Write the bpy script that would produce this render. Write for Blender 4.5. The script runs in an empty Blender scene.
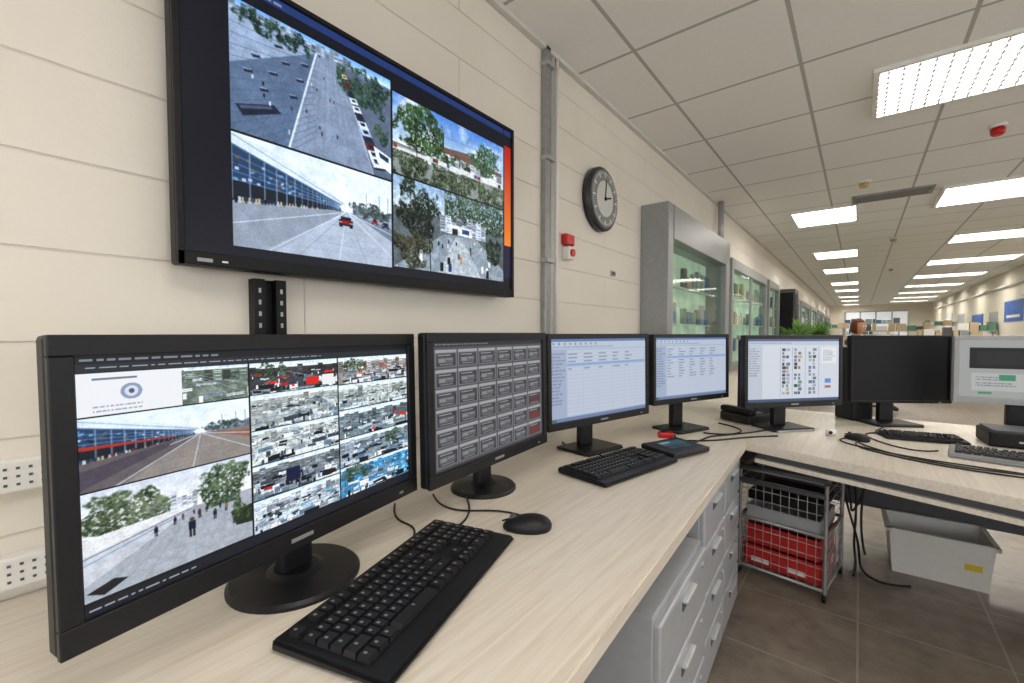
import bpy, bmesh, math, random
import numpy as np
from mathutils import Vector, Matrix
random.seed(7)
S = bpy.context.scene
COL = S.collection
CAMZ = 1.24
DZ = 0.74      # desk top
CEIL = 2.64
XW = -1.25     # left wall

# ------------------------------------------------------------------ helpers
def lin(c):
    return tuple(((v/12.92) if v <= 0.04045 else ((v+0.055)/1.055)**2.4) for v in c)
def hx(h):
    h = h.lstrip('#'); return tuple(int(h[i:i+2], 16)/255 for i in (0, 2, 4))
MATS = {}
def mat(name, col, rough=0.5, metal=0.0, var=0.06, scale=30, bump=0.0, spec=0.5, emis=None, es=0.0, bscale=None):
    if name in MATS: return MATS[name]
    m = bpy.data.materials.new(name); m.use_nodes = True
    nt = m.node_tree; b = nt.nodes['Principled BSDF']
    c = lin(hx(col)) if isinstance(col, str) else lin(col)
    tc = nt.nodes.new('ShaderNodeTexCoord')
    n = nt.nodes.new('ShaderNodeTexNoise'); n.inputs['Scale'].default_value = scale; n.inputs['Detail'].default_value = 4
    nt.links.new(tc.outputs['Object'], n.inputs['Vector'])
    r = nt.nodes.new('ShaderNodeValToRGB')
    r.color_ramp.elements[0].position = 0.3; r.color_ramp.elements[1].position = 0.7
    r.color_ramp.elements[0].color = tuple(max(0, v*(1-var)) for v in c)+(1,)
    r.color_ramp.elements[1].color = tuple(min(1, v*(1+var)) for v in c)+(1,)
    nt.links.new(n.outputs['Fac'], r.inputs['Fac']); nt.links.new(r.outputs['Color'], b.inputs['Base Color'])
    b.inputs['Roughness'].default_value = rough; b.inputs['Metallic'].default_value = metal
    b.inputs['Specular IOR Level'].default_value = spec
    if bump > 0:
        n2 = nt.nodes.new('ShaderNodeTexNoise'); n2.inputs['Scale'].default_value = bscale or scale*6
        nt.links.new(tc.outputs['Object'], n2.inputs['Vector'])
        bp = nt.nodes.new('ShaderNodeBump'); bp.inputs['Strength'].default_value = bump; bp.inputs['Distance'].default_value = 0.002
        nt.links.new(n2.outputs['Fac'], bp.inputs['Height']); nt.links.new(bp.outputs['Normal'], b.inputs['Normal'])
    if emis:
        b.inputs['Emission Color'].default_value = lin(hx(emis))+(1,); b.inputs['Emission Strength'].default_value = es
    MATS[name] = m; return m

def link(o, parent=None):
    COL.objects.link(o)
    if parent: o.parent = parent
    return o
def empty(name, loc=(0, 0, 0), rz=0.0):
    o = bpy.data.objects.new(name, None); o.location = loc; o.rotation_euler = (0, 0, rz); o.empty_display_size = 0.05
    COL.objects.link(o); return o
def from_bm(name, bm, m, parent=None, loc=(0, 0, 0), rot=(0, 0, 0), smooth=False):
    me = bpy.data.meshes.new(name); bm.normal_update(); bm.to_mesh(me); bm.free()
    for mm in (m if isinstance(m, (list, tuple)) else [m]): me.materials.append(mm)
    if smooth:
        for p in me.polygons: p.use_smooth = True
    o = bpy.data.objects.new(name, me); o.location = loc; o.rotation_euler = rot
    return link(o, parent)
def add_box(bm, size, loc, mi=0, taper=0.0, rot=None):
    sx, sy, sz = [s/2 for s in size]; vs = []
    for z in (-1, 1):
        k = 1-taper if z > 0 else 1
        for x, y in ((-1, -1), (1, -1), (1, 1), (-1, 1)):
            v = Vector((x*sx*k, y*sy*k, z*sz))
            if rot: v = rot @ v
            vs.append(bm.verts.new(v+Vector(loc)))
    fs = [(3, 2, 1, 0), (4, 5, 6, 7), (0, 1, 5, 4), (1, 2, 6, 5), (2, 3, 7, 6), (3, 0, 4, 7)]
    out = []
    for f in fs:
        fc = bm.faces.new([vs[i] for i in f]); fc.material_index = mi; out.append(fc)
    return out
def box(name, size, loc, m, parent=None, bevel=0.003, rot=(0, 0, 0), taper=0.0, seg=2):
    bm = bmesh.new(); add_box(bm, size, (0, 0, 0), taper=taper)
    if bevel > 0:
        bmesh.ops.bevel(bm, geom=bm.edges[:], offset=min(bevel, min(size)*0.45), segments=seg, affect='EDGES', profile=0.5)
    return from_bm(name, bm, m, parent, loc, rot)
def cyl(name, r, h, loc, m, parent=None, r2=None, rot=(0, 0, 0), seg=32, bevel=0.0):
    bm = bmesh.new()
    bmesh.ops.create_cone(bm, cap_ends=True, segments=seg, radius1=r, radius2=r if r2 is None else r2, depth=h)
    if bevel > 0:
        es = [e for e in bm.edges if abs(e.verts[0].co.z-e.verts[1].co.z) < 1e-6]
        bmesh.ops.bevel(bm, geom=es, offset=bevel, segments=2, affect='EDGES')
    o = from_bm(name, bm, m, parent, loc, rot)
    for p in o.data.polygons: p.use_smooth = len(p.vertices) == 4
    return o
def multi(name, boxes, m, parent=None, loc=(0, 0, 0), rot=(0, 0, 0), bevel=0.0):
    bm = bmesh.new()
    for b in boxes: add_box(bm, b[0], b[1], b[2] if len(b) > 2 else 0, b[3] if len(b) > 3 else 0.0)
    if bevel > 0: bmesh.ops.bevel(bm, geom=bm.edges[:], offset=bevel, segments=1, affect='EDGES')
    return from_bm(name, bm, m, parent, loc, rot)
def tubes(name, paths, r, m, parent=None, smooth=True, loc=(0, 0, 0)):
    cu = bpy.data.curves.new(name, 'CURVE'); cu.dimensions = '3D'; cu.bevel_depth = r; cu.bevel_resolution = 2
    cu.use_fill_caps = True
    for pts in paths:
        if smooth and len(pts) > 2:
            sp = cu.splines.new('NURBS'); sp.points.add(len(pts)-1); sp.use_endpoint_u = True; sp.order_u = min(4, len(pts))
            sp.resolution_u = 6
        else:
            sp = cu.splines.new('POLY'); sp.points.add(len(pts)-1)
        for i, p in enumerate(pts): sp.points[i].co = (p[0], p[1], p[2], 1)
    cu.materials.append(m)
    o = bpy.data.objects.new(name, cu); o.location = loc
    return link(o, parent)
def prism(name, pts, z0, z1, m, parent=None, bevel=0.0):
    bm = bmesh.new()
    lo = [bm.verts.new((x, y, z0)) for x, y in pts]; hi = [bm.verts.new((x, y, z1)) for x, y in pts]
    n = len(pts)
    bm.faces.new(list(reversed(lo))); bm.faces.new(hi)
    for i in range(n): bm.faces.new([lo[i], lo[(i+1) % n], hi[(i+1) % n], hi[i]])
    bmesh.ops.recalc_face_normals(bm, faces=bm.faces[:])
    if bevel > 0: bmesh.ops.bevel(bm, geom=bm.edges[:], offset=bevel, segments=2, affect='EDGES')
    return from_bm(name, bm, m, parent)

# ------------------------------------------------------------------ materials
def wall_mat():
    m = bpy.data.materials.new('painted_block'); m.use_nodes = True; nt = m.node_tree; b = nt.nodes['Principled BSDF']
    g = nt.nodes.new('ShaderNodeNewGeometry'); sx = nt.nodes.new('ShaderNodeSeparateXYZ'); cx = nt.nodes.new('ShaderNodeCombineXYZ')
    nt.links.new(g.outputs['Position'], sx.inputs[0])
    nt.links.new(sx.outputs['Y'], cx.inputs['X'])
    ad = nt.nodes.new('ShaderNodeMath'); ad.operation = 'ADD'; ad.inputs[1].default_value = -1.222+0.182*8
    nt.links.new(sx.outputs['Z'], ad.inputs[0]); nt.links.new(ad.outputs[0], cx.inputs['Y'])
    br = nt.nodes.new('ShaderNodeTexBrick'); br.inputs['Scale'].default_value = 1; br.inputs['Brick Width'].default_value = 1.25
    br.inputs['Row Height'].default_value = 0.182; br.inputs['Mortar Size'].default_value = 0.003; br.inputs['Mortar Smooth'].default_value = 0.6
    c = lin(hx('#e9e2d5'))
    br.inputs['Color1'].default_value = c+(1,); br.inputs['Color2'].default_value = tuple(v*0.98 for v in c)+(1,)
    br.inputs['Mortar'].default_value = tuple(v*0.86 for v in c)+(1,)
    nt.links.new(cx.outputs[0], br.inputs['Vector'])
    n = nt.nodes.new('ShaderNodeTexNoise'); n.inputs['Scale'].default_value = 2.5; n.inputs['Detail'].default_value = 6; nt.links.new(g.outputs['Position'], n.inputs['Vector'])
    rr = nt.nodes.new('ShaderNodeValToRGB'); rr.color_ramp.elements[0].position = .35; rr.color_ramp.elements[0].color = (.95, .945, .935, 1); rr.color_ramp.elements[1].position = .65; rr.color_ramp.elements[1].color = (1, 1, 1, 1)
    nt.links.new(n.outputs['Fac'], rr.inputs[0])
    mx = nt.nodes.new('ShaderNodeMix'); mx.data_type = 'RGBA'; mx.blend_type = 'MULTIPLY'; mx.inputs[0].default_value = 1
    nt.links.new(br.outputs['Color'], mx.inputs[6]); nt.links.new(rr.outputs[0], mx.inputs[7])
    nt.links.new(mx.outputs[2], b.inputs['Base Color'])
    n2 = nt.nodes.new('ShaderNodeTexNoise'); n2.inputs['Scale'].default_value = 90; n2.inputs['Detail'].default_value = 5
    nt.links.new(g.outputs['Position'], n2.inputs['Vector'])
    bp = nt.nodes.new('ShaderNodeBump'); bp.inputs['Strength'].default_value = 0.3; bp.inputs['Distance'].default_value = 0.003
    nt.links.new(n2.outputs['Fac'], bp.inputs['Height'])
    bp2 = nt.nodes.new('ShaderNodeBump'); bp2.invert = True; bp2.inputs['Strength'].default_value = 0.7; bp2.inputs['Distance'].default_value = 0.005
    nt.links.new(br.outputs['Fac'], bp2.inputs['Height']); nt.links.new(bp.outputs['Normal'], bp2.inputs['Normal'])
    nt.links.new(bp2.outputs['Normal'], b.inputs['Normal']); b.inputs['Roughness'].default_value = 0.45
    return m
def grid_mat(name, col, line, gx, gy, ox, oy, lw, rough, mott=0.05, mscale=6, bumpy=0.2):
    m = bpy.data.materials.new(name); m.use_nodes = True; nt = m.node_tree; b = nt.nodes['Principled BSDF']
    g = nt.nodes.new('ShaderNodeNewGeometry'); sx = nt.nodes.new('ShaderNodeSeparateXYZ'); nt.links.new(g.outputs['Position'], sx.inputs[0])
    def edge(out, size, off):
        a = nt.nodes.new('ShaderNodeMath'); a.operation = 'SUBTRACT'; a.inputs[1].default_value = off-size*40; nt.links.new(out, a.inputs[0])
        mo = nt.nodes.new('ShaderNodeMath'); mo.operation = 'MODULO'; mo.inputs[1].default_value = size; nt.links.new(a.outputs[0], mo.inputs[0])
        s = nt.nodes.new('ShaderNodeMath'); s.operation = 'SUBTRACT'; s.inputs[1].default_value = size/2; nt.links.new(mo.outputs[0], s.inputs[0])
        ab = nt.nodes.new('ShaderNodeMath'); ab.operation = 'ABSOLUTE'; nt.links.new(s.outputs[0], ab.inputs[0])
        gt = nt.nodes.new('ShaderNodeMath'); gt.operation = 'GREATER_THAN'; gt.inputs[1].default_value = size/2-lw/2; nt.links.new(ab.outputs[0], gt.inputs[0])
        return gt.outputs[0]
    mxm = nt.nodes.new('ShaderNodeMath'); mxm.operation = 'MAXIMUM'
    nt.links.new(edge(sx.outputs['X'], gx, ox), mxm.inputs[0]); nt.links.new(edge(sx.outputs['Y'], gy, oy), mxm.inputs[1])
    n = nt.nodes.new('ShaderNodeTexNoise'); n.inputs['Scale'].default_value = mscale; n.inputs['Detail'].default_value = 8; n.inputs['Roughness'].default_value = 0.7
    nt.links.new(g.outputs['Position'], n.inputs['Vector'])
    r = nt.nodes.new('ShaderNodeValToRGB'); c = lin(hx(col))
    r.color_ramp.elements[0].position = 0.3; r.color_ramp.elements[1].position = 0.7
    r.color_ramp.elements[0].color = tuple(v*(1-mott) for v in c)+(1,); r.color_ramp.elements[1].color = tuple(min(1, v*(1+mott)) for v in c)+(1,)
    nt.links.new(n.outputs['Fac'], r.inputs['Fac'])
    mx = nt.nodes.new('ShaderNodeMix'); mx.data_type = 'RGBA'
    nt.links.new(mxm.outputs[0], mx.inputs[0]); nt.links.new(r.outputs['Color'], mx.inputs[6]); mx.inputs[7].default_value = lin(hx(line))+(1,)
    nt.links.new(mx.outputs[2], b.inputs['Base Color']); b.inputs['Roughness'].default_value = rough
    bp = nt.nodes.new('ShaderNodeBump'); bp.invert = True; bp.inputs['Strength'].default_value = bumpy; bp.inputs['Distance'].default_value = 0.004
    nt.links.new(mxm.outputs[0], bp.inputs['Height']); nt.links.new(bp.outputs['Normal'], b.inputs['Normal'])
    return m
def wood_mat():
    m = bpy.data.materials.new('pale_wood_laminate'); m.use_nodes = True; nt = m.node_tree; b = nt.nodes['Principled BSDF']
    g = nt.nodes.new('ShaderNodeNewGeometry'); mp = nt.nodes.new('ShaderNodeMapping'); mp.inputs['Scale'].default_value = (34, 1.5, 34)
    nt.links.new(g.outputs['Position'], mp.inputs['Vector'])
    n = nt.nodes.new('ShaderNodeTexNoise'); n.inputs['Scale'].default_value = 3.0; n.inputs['Detail'].default_value = 8; n.inputs['Distortion'].default_value = 0.4
    nt.links.new(mp.outputs[0], n.inputs['Vector'])
    r = nt.nodes.new('ShaderNodeValToRGB')
    r.color_ramp.elements[0].position = 0.33; r.color_ramp.elements[0].color = lin(hx('#d3c7b6'))+(1,)
    r.color_ramp.elements[1].position = 0.62; r.color_ramp.elements[1].color = lin(hx('#e0d7c9'))+(1,)
    nt.links.new(n.outputs['Fac'], r.inputs['Fac']); nt.links.new(r.outputs['Color'], b.inputs['Base Color'])
    b.inputs['Roughness'].default_value = 0.34
    return m
M_wall = wall_mat()
M_plain = mat('cream_plaster', '#e4ddcd', 0.7, var=0.02, scale=3)
M_ceil = grid_mat('ceiling_tile', '#eeede9', '#b2b1ab', 0.64, 0.64, 0.37, 0.21, 0.018, 0.85, 0.025, 60, 0.3)
M_floor = grid_mat('floor_tile', '#83786c', '#a0968a', 0.45, 0.45, 0.02, 0.12, 0.007, 0.30, 0.36, 7, 0.2)
M_wood = wood_mat()
M_blk = mat('black_plastic', '#151518', 0.42, var=0.12, bump=0.06, spec=.35)
M_blk2 = mat('matte_black_plastic', '#0d0d10', 0.5, var=0.1, spec=.3)
M_key = mat('keycap_black', '#1a1a1d', 0.45, var=0.1, spec=.4)
M_rub = mat('cable_black', '#0c0c0d', 0.5)
M_screenoff = mat('screen_off', '#0b0c0f', 0.55, var=0.05, spec=.3)
M_alu = mat('brushed_aluminium', '#b0b0af', 0.4, 0.5, var=0.06, scale=40)
M_steel = mat('steel_channel', '#9c9c9a', 0.4, 0.6, var=0.1)
M_grey = mat('grey_laminate', '#a4a7aa', 0.45, var=0.04)
M_dgrey = mat('dark_grey_laminate', '#505357', 0.5, var=0.05)
M_white = mat('white_plastic', '#e6e4df', 0.45, var=0.02)
M_red = mat('red_plastic', '#c3161a', 0.35, var=0.05)
M_redd = mat('red_crate', '#b5231f', 0.45, var=0.08)
M_led = mat('panel_led', '#ffffff', 0.5, emis='#fff9f0', es=14.0)
M_yel = mat('yellow_label', '#e8c93a', 0.5)
M_lgt = mat('silver_logo', '#9a9a9a', 0.4, 0.5)

# ------------------------------------------------------------------ painter
rng = np.random.default_rng(3)
def canvas(w, h, c=(0, 0, 0)): a = np.zeros((h, w, 3)); a[:] = c; return a
def sub(a, x0, y0, x1, y1):
    h, w = a.shape[:2]; return a[int(round(y0*h)):int(round(y1*h)), int(round(x0*w)):int(round(x1*w))]
def rect(a, x0, y0, x1, y1, c):
    h, w = a.shape[:2]
    X0, X1 = int(round(x0*w)), max(int(round(x1*w)), int(round(x0*w))+1); Y0, Y1 = int(round(y0*h)), max(int(round(y1*h)), int(round(y0*h))+1)
    a[max(Y0, 0):max(Y1, 0), max(X0, 0):max(X1, 0)] = c
def gridxy(a):
    h, w = a.shape[:2]; return np.meshgrid((np.arange(w)+.5)/w, (np.arange(h)+.5)/h)
def poly(a, pts, c, al=1.0):
    X, Y = gridxy(a); m = np.zeros(X.shape, bool); n = len(pts)
    for i in range(n):
        x0, y0 = pts[i]; x1, y1 = pts[(i+1) % n]
        if y0 == y1: continue
        cond = ((Y >= min(y0, y1)) & (Y < max(y0, y1))); xi = x0+(Y-y0)*(x1-x0)/(y1-y0)
        m ^= cond & (X < xi)
    a[m] = a[m]*(1-al)+np.array(c)*al
def line(a, p, q, wd, c, al=1.0):
    h, w = a.shape[:2]; X, Y = gridxy(a); X = X*w; Y = Y*h
    px, py, qx, qy = p[0]*w, p[1]*h, q[0]*w, q[1]*h; dx, dy = qx-px, qy-py; L = dx*dx+dy*dy+1e-9
    t = np.clip(((X-px)*dx+(Y-py)*dy)/L, 0, 1); d = np.hypot(X-px-t*dx, Y-py-t*dy)
    m = np.clip(wd+.5-d, 0, 1)[..., None]*al; a[:] = a*(1-m)+np.array(c)*m
def ell(a, cx, cy, rx, ry, c, al=1.0):
    X, Y = gridxy(a); m = ((X-cx)/rx)**2+((Y-cy)/ry)**2 < 1; a[m] = a[m]*(1-al)+np.array(c)*al
def noise(h, w, s):
    gh, gw = int(h/s)+3, int(w/s)+3; g = rng.random((gh, gw))
    y = np.arange(h)/s; x = np.arange(w)/s; yi = y.astype(int); xi = x.astype(int); fy = (y-yi)[:, None]; fx = (x-xi)[None, :]
    a = g[yi][:, xi]; b = g[yi][:, xi+1]; c = g[yi+1][:, xi]; d = g[yi+1][:, xi+1]
    return (a*(1-fx)+b*fx)*(1-fy)+(c*(1-fx)+d*fx)*fy
def fbm(h, w, s=24):
    o = np.zeros((h, w)); am = 0.5; t = 0
    while s >= 1: o += am*noise(h, w, s); t += am; am *= 0.62; s /= 2
    return o/t
def grain(a, k=0.08, s=20):
    h, w = a.shape[:2]; a *= (1+k*(fbm(h, w, s)-.5)*4)[..., None]; np.clip(a, 0, 1, out=a)
def blur(a, k=1):
    for _ in range(k):
        p = np.pad(a, ((1, 1), (1, 1), (0, 0)), mode='edge')
        a[:] = (p[:-2, 1:-1]+p[2:, 1:-1]+p[1:-1, :-2]+p[1:-1, 2:]+2*p[1:-1, 1:-1])/6
def desat(a, k):
    g = a.mean(axis=2, keepdims=True); a[:] = a*(1-k)+g*k
def contrast(a, k, off=0.0): a[:] = np.clip((a-.5)*k+.5+off, 0, 1)
def finish(a, k=1.2, sat=.2, tint=(1, 1, 1), off=0.0):
    a *= np.array(tint); contrast(a, k, off); desat(a, -sat); np.clip(a, 0, 1, out=a)
def foliage(a, x0, y0, x1, y1, c1, c2, thr=0.42, blob=True):
    h, w = a.shape[:2]; X0, X1, Y0, Y1 = int(x0*w), int(x1*w), int(y0*h), int(y1*h)
    s = a[Y0:Y1, X0:X1]; hh, ww = s.shape[:2]
    if hh < 3 or ww < 3: return
    f = fbm(hh, ww, max(4, hh/3)); t = .5*fbm(hh, ww, 3)+.5*fbm(hh, ww, max(6, hh/4))
    X, Y = np.meshgrid(np.linspace(-1, 1, ww), np.linspace(-1, 1, hh))
    v = (f-(0.22*(X**2+Y**2)**1.5 if blob else 0))-(thr-0.08)
    m = np.clip(v*14, 0, 1)[..., None]
    # gaps between leaves
    m = m*np.clip(1.25-1.1*(fbm(hh, ww, 4) > .62)[..., None], 0, 1)
    tt = np.clip((t-.3)*2.5-Y*.12, 0, 1)[..., None]; cc = np.array(c1)*(1-tt)+np.array(c2)*tt
    s[:] = s*(1-m)+cc*m
def sky(a, y1, ct, cb, clouds=.0):
    h, w = a.shape[:2]; n = int(y1*h); t = np.linspace(0, 1, n)[:, None, None]; a[:n] = np.array(ct)*(1-t)+np.array(cb)*t
    if clouds and n > 3:
        f = np.clip((fbm(n, w, max(8, n/2))-.45)*4, 0, 1)[..., None]*clouds; a[:n] = a[:n]*(1-f)+np.array((.97, .98, 1))*f
def towers(a, x0, y0, x1, y1, base, n=14):
    for i in range(n):
        xa = x0+(x1-x0)*i/n; xb = x0+(x1-x0)*(i+1)/n; t = y0+(y1-y0)*random.uniform(0, .45)
        k = random.uniform(.7, 1.3); rect(a, xa, t, xb, y1, np.clip(np.array(base)*k, 0, 1))
        for j in range(6): rect(a, xa+.15*(xb-xa), t+(y1-t)*(j+.3)/6, xb-.15*(xb-xa), t+(y1-t)*(j+.6)/6, np.clip(np.array(base)*k*random.choice([.5, .7, 1.5]), 0, 1))
def car(a, x, y, w, h, c):
    rect(a, x, y, x+w, y+h, c); rect(a, x+w*.15, y-h*.45, x+w*.85, y+h*.1, tuple(v*.8 for v in c)); rect(a, x+w*.2, y-h*.35, x+w*.8, y, (.1, .13, .18))
    rect(a, x+w*.05, y+h, x+w*.25, y+h*1.25, (.03, .03, .04)); rect(a, x+w*.75, y+h, x+w*.95, y+h*1.25, (.03, .03, .04)); rect(a, x+.02*w, y+h*.35, x+w*.2, y+h*.55, (.8, .75, .7)); rect(a, x+.8*w, y+h*.35, x+w*.98, y+h*.55, (.8, .75, .7))
def street(a, warm=False):
    sky(a, .5, (.90, .93, .98), (.98, .98, .98), .6); rect(a, 0, .47, 1, 1, (.66, .68, .72) if not warm else (.50, .48, .47))
    poly(a, [(0, .10), (.60, .40), (.62, .47), (0, .58)], (.20, .28, .38)); poly(a, [(0, .42), (.6, .455), (.62, .475), (0, .60)], (.13, .15, .18))
    for i in range(60):
        x = random.random()*.55; y0 = .14+.30*x/.6; y1 = .40+.05*x; y = random.uniform(y0, y1); rect(a, x, y, x+.02*(1-x), y+.03*(1-x), random.choice([(.45, .58, .72), (.12, .16, .22), (.30, .40, .52), (.70, .78, .86), (.4, .35, .25)]))
    for i in range(26):
        x = .62*(1-(.86**i)); line(a, (x, .10+.30*x/.6), (x, .58-.11*x/.6), .5 if i > 5 else .9, (.62, .70, .80), .8)
    for k in (.2, .35, .5, .65): line(a, (0, .1+.48*k), (.61, .40+.07*k), .5, (.65, .73, .82), .7)
    poly(a, [(0, .0), (.0, .10), (.60, .405), (.66, .40), (.3, .12)], (.88, .91, .95)); line(a, (0, .11), (.62, .41), 1.0, (.40, .47, .55)); line(a, (.0, .02), (.64, .395), .8, (.60, .66, .74))
    towers(a, .70, .34, 1, .48, (.50, .53, .58), 14); foliage(a, .66, .32, 1, .5, (.16, .20, .20), (.42, .48, .44), .46)
    for x in np.linspace(.01, .56, 34):
        s = 1-x/.62; y = .60-.13*x/.62-.04*s; rect(a, x, y, x+.010*s+.003, y+.055*s+.01, random.choice([(.8, .8, .8), (.1, .12, .16), (.5, .2, .2), (.3, .33, .4), (.2, .24, .3), (.75, .7, .6)]))
    poly(a, [(0, .62), (.62, .478), (.66, .475), (.15, 1), (0, 1)], (.60, .62, .66) if not warm else (.42, .39, .39))
    poly(a, [(.64, .475), (.70, .475), (1, .70), (1, 1), (.22, 1)], (.72, .74, .78) if not warm else (.58, .54, .51))
    poly(a, [(.70, .475), (1, .55), (1, .70)], (.50, .53, .58) if not warm else (.55, .42, .36))
    for s in ((.0, .80), (.18, 1), (.60, 1), (1, .88), (1, .62)): line(a, (.655, .475), s, .7, (.90, .91, .94), .9)
    for s in ((.35, 1), (.8, 1)): line(a, (.66, .475), s, .5, (.50, .53, .58), .8)
    for k in np.geomspace(.53, 1, 8): line(a, (.66-.5*(k-.475)*1.3, k), (.66+.6*(k-.475)*1.2, k), .4, (.60, .62, .66), .6)
    if warm: poly(a, [(0, .38), (.5, .445), (.5, .46), (0, .43)], (.66, .24, .20)); poly(a, [(0, .72), (.5, .5), (.45, .6), (.0, .98)], (.34, .31, .34))
    else: car(a, .60, .56, .10, .065, (.14, .16, .20)); rect(a, .62, .57, .68, .60, (.6, .12, .10)); car(a, .84, .50, .05, .03, (.55, .14, .14)); car(a, .92, .51, .06, .04, (.2, .22, .3)); car(a, .77, .485, .03, .02, (.3, .3, .34))
    for x in (.80, .9, .97): line(a, (x, .5), (x, .2+.1*(1-x)), .5, (.35, .38, .42))
    grain(a, .05, 14); blur(a, 1); grain(a, .04, 2); finish(a, 1.12, .2, (.97, 1, 1.03))
def aerial(a):
    a[:] = (.47, .51, .57)
    poly(a, [(0, .08), (.48, .10), (.0, .50)], (.62, .66, .72)); poly(a, [(.48, .1), (.62, .08), (.86, 1), (.30, 1)], (.55, .58, .63))
    poly(a, [(0, .5), (.46, .12), (.30, 1), (0, 1)], (.40, .45, .52))
    for k in np.linspace(.1, 1.4, 16): line(a, (0, k), (.46, .12+.55*(k-.1)), .5, (.31, .35, .42), .7)
    for k in np.linspace(0, .42, 8): line(a, (k*.6, 1), (.46, .12), .5, (.34, .38, .44), .6)
    for k in np.linspace(0, 1, 9): line(a, (.32+.5*k, 1), (.48+.13*k, .1), .5, (.46, .49, .55), .8)
    for k in np.geomspace(.12, 1, 12): line(a, (.48-.17*(k-.1), k), (.62+.25*(k-.1), k), .5, (.47, .50, .56), .7)
    line(a, (.30, 1), (.47, .1), 1.6, (.86, .88, .92)); line(a, (.86, 1), (.62, .08), 1.2, (.86, .88, .92))
    poly(a, [(.62, .08), (1, .18), (1, 1), (.86, 1)], (.40, .43, .48)); sky(a, .09, (.50, .66, .88), (.82, .88, .92))
    towers(a, .0, .0, .7, .11, (.55, .58, .62), 24); foliage(a, 0, .0, .5, .2, (.07, .12, .12), (.28, .38, .32), .45); foliage(a, .60, .0, 1, .40, (.10, .16, .14), (.36, .44, .36), .40)
    foliage(a, .86, .35, 1, .7, (.10, .16, .13), (.36, .44, .36), .44)
    for i in range(12):
        t = i/11; x = .63+t*.20; y = .18+t*.66; s = .45+t*.8; c = random.choice([(.90, .91, .94), (.20, .22, .26), (.74, .77, .81), (.78, .74, .55), (.86, .87, .9), (.42, .2, .18)])
        poly(a, [(x, y), (x+.07*s, y-.012), (x+.10*s, y+.055*s), (x+.025*s, y+.07*s)], c); poly(a, [(x+.022*s, y+.008), (x+.06*s, y+.0), (x+.072*s, y+.03*s), (x+.034*s, y+.036*s)], (.14, .17, .21))
        poly(a, [(x+.025*s, y+.07*s), (x+.10*s, y+.055*s), (x+.10*s, y+.07*s), (x+.03*s, y+.085*s)], (.12, .13, .15))
    for x, y in ((.10, .36), (.19, .44), (.26, .31), (.14, .60), (.30, .56), (.37, .25), (.06, .5), (.22, .2), (.34, .4)):
        poly(a, [(x, y), (x+.045, y-.012), (x+.055, y+.012), (x+.012, y+.028)], (.16, .18, .23)); poly(a, [(x, y), (x+.045, y-.012), (x+.046, y-.004), (x+.004, y+.008)], (.6, .63, .68))
    poly(a, [(.02, .80), (.22, .70), (.26, .75), (.06, .87)], (.16, .18, .23)); poly(a, [(.04, .80), (.2, .72), (.21, .74), (.05, .82)], (.34, .36, .42))
    for i in range(16):
        x, y = random.uniform(.05, .6), random.uniform(.2, .9); s = .4+y*.6; rect(a, x, y, x+.008*s+.002, y+.04*s, random.choice([(.1, .11, .14), (.35, .2, .18), (.8, .8, .82), (.2, .25, .4)]))
    poly(a, [(.86, .72), (1, .78), (1, .94), (.89, .87)], (.92, .93, .95)); poly(a, [(.90, .76), (.98, .79), (.98, .84), (.91, .81)], (.2, .24, .3)); grain(a, .08, 16); blur(a, 1); grain(a, .05, 2); finish(a, 1.18, .2, (.96, 1.0, 1.05), .02)
def treeview(a):
    sky(a, .62, (.34, .53, .82), (.80, .88, .95), .75)
    rect(a, 0, .62, 1, 1, (.55, .58, .58)); towers(a, .30, .34, .98, .64, (.70, .73, .77), 12)
    poly(a, [(.30, .44), (.62, .36), (.98, .46), (.98, .50), (.30, .49)], (.46, .36, .34))
    foliage(a, -.0, 0, .40, .66, (.06, .11, .06), (.38, .52, .32), .36); foliage(a, .62, .10, 1, .60, (.12, .22, .16), (.46, .60, .48), .42)
    foliage(a, .25, .45, .7, .7, (.10, .16, .10), (.36, .46, .34), .45)
    poly(a, [(0, .66), (1, .60), (1, .68), (0, .76)], (.84, .86, .88)); foliage(a, 0, .70, 1, 1, (.10, .15, .10), (.44, .50, .40), .45, False)
    for i in range(10): x = random.random(); rect(a, x, .63, x+.03, .68, random.choice([(.9, .9, .92), (.2, .22, .28), (.5, .3, .25), (.3, .4, .6)]))
    line(a, (.18, .8), (.16, .2), 1.0, (.18, .16, .15)); line(a, (.74, .72), (.76, .2), .8, (.25, .23, .22)); line(a, (.34, .75), (.33, .35), .6, (.25, .23, .22)); line(a, (.0, .3), (1, .22), .4, (.25, .28, .33), .6)
    grain(a, .07, 10); blur(a, 1); grain(a, .05, 2); finish(a, 1.15, .05)
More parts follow.
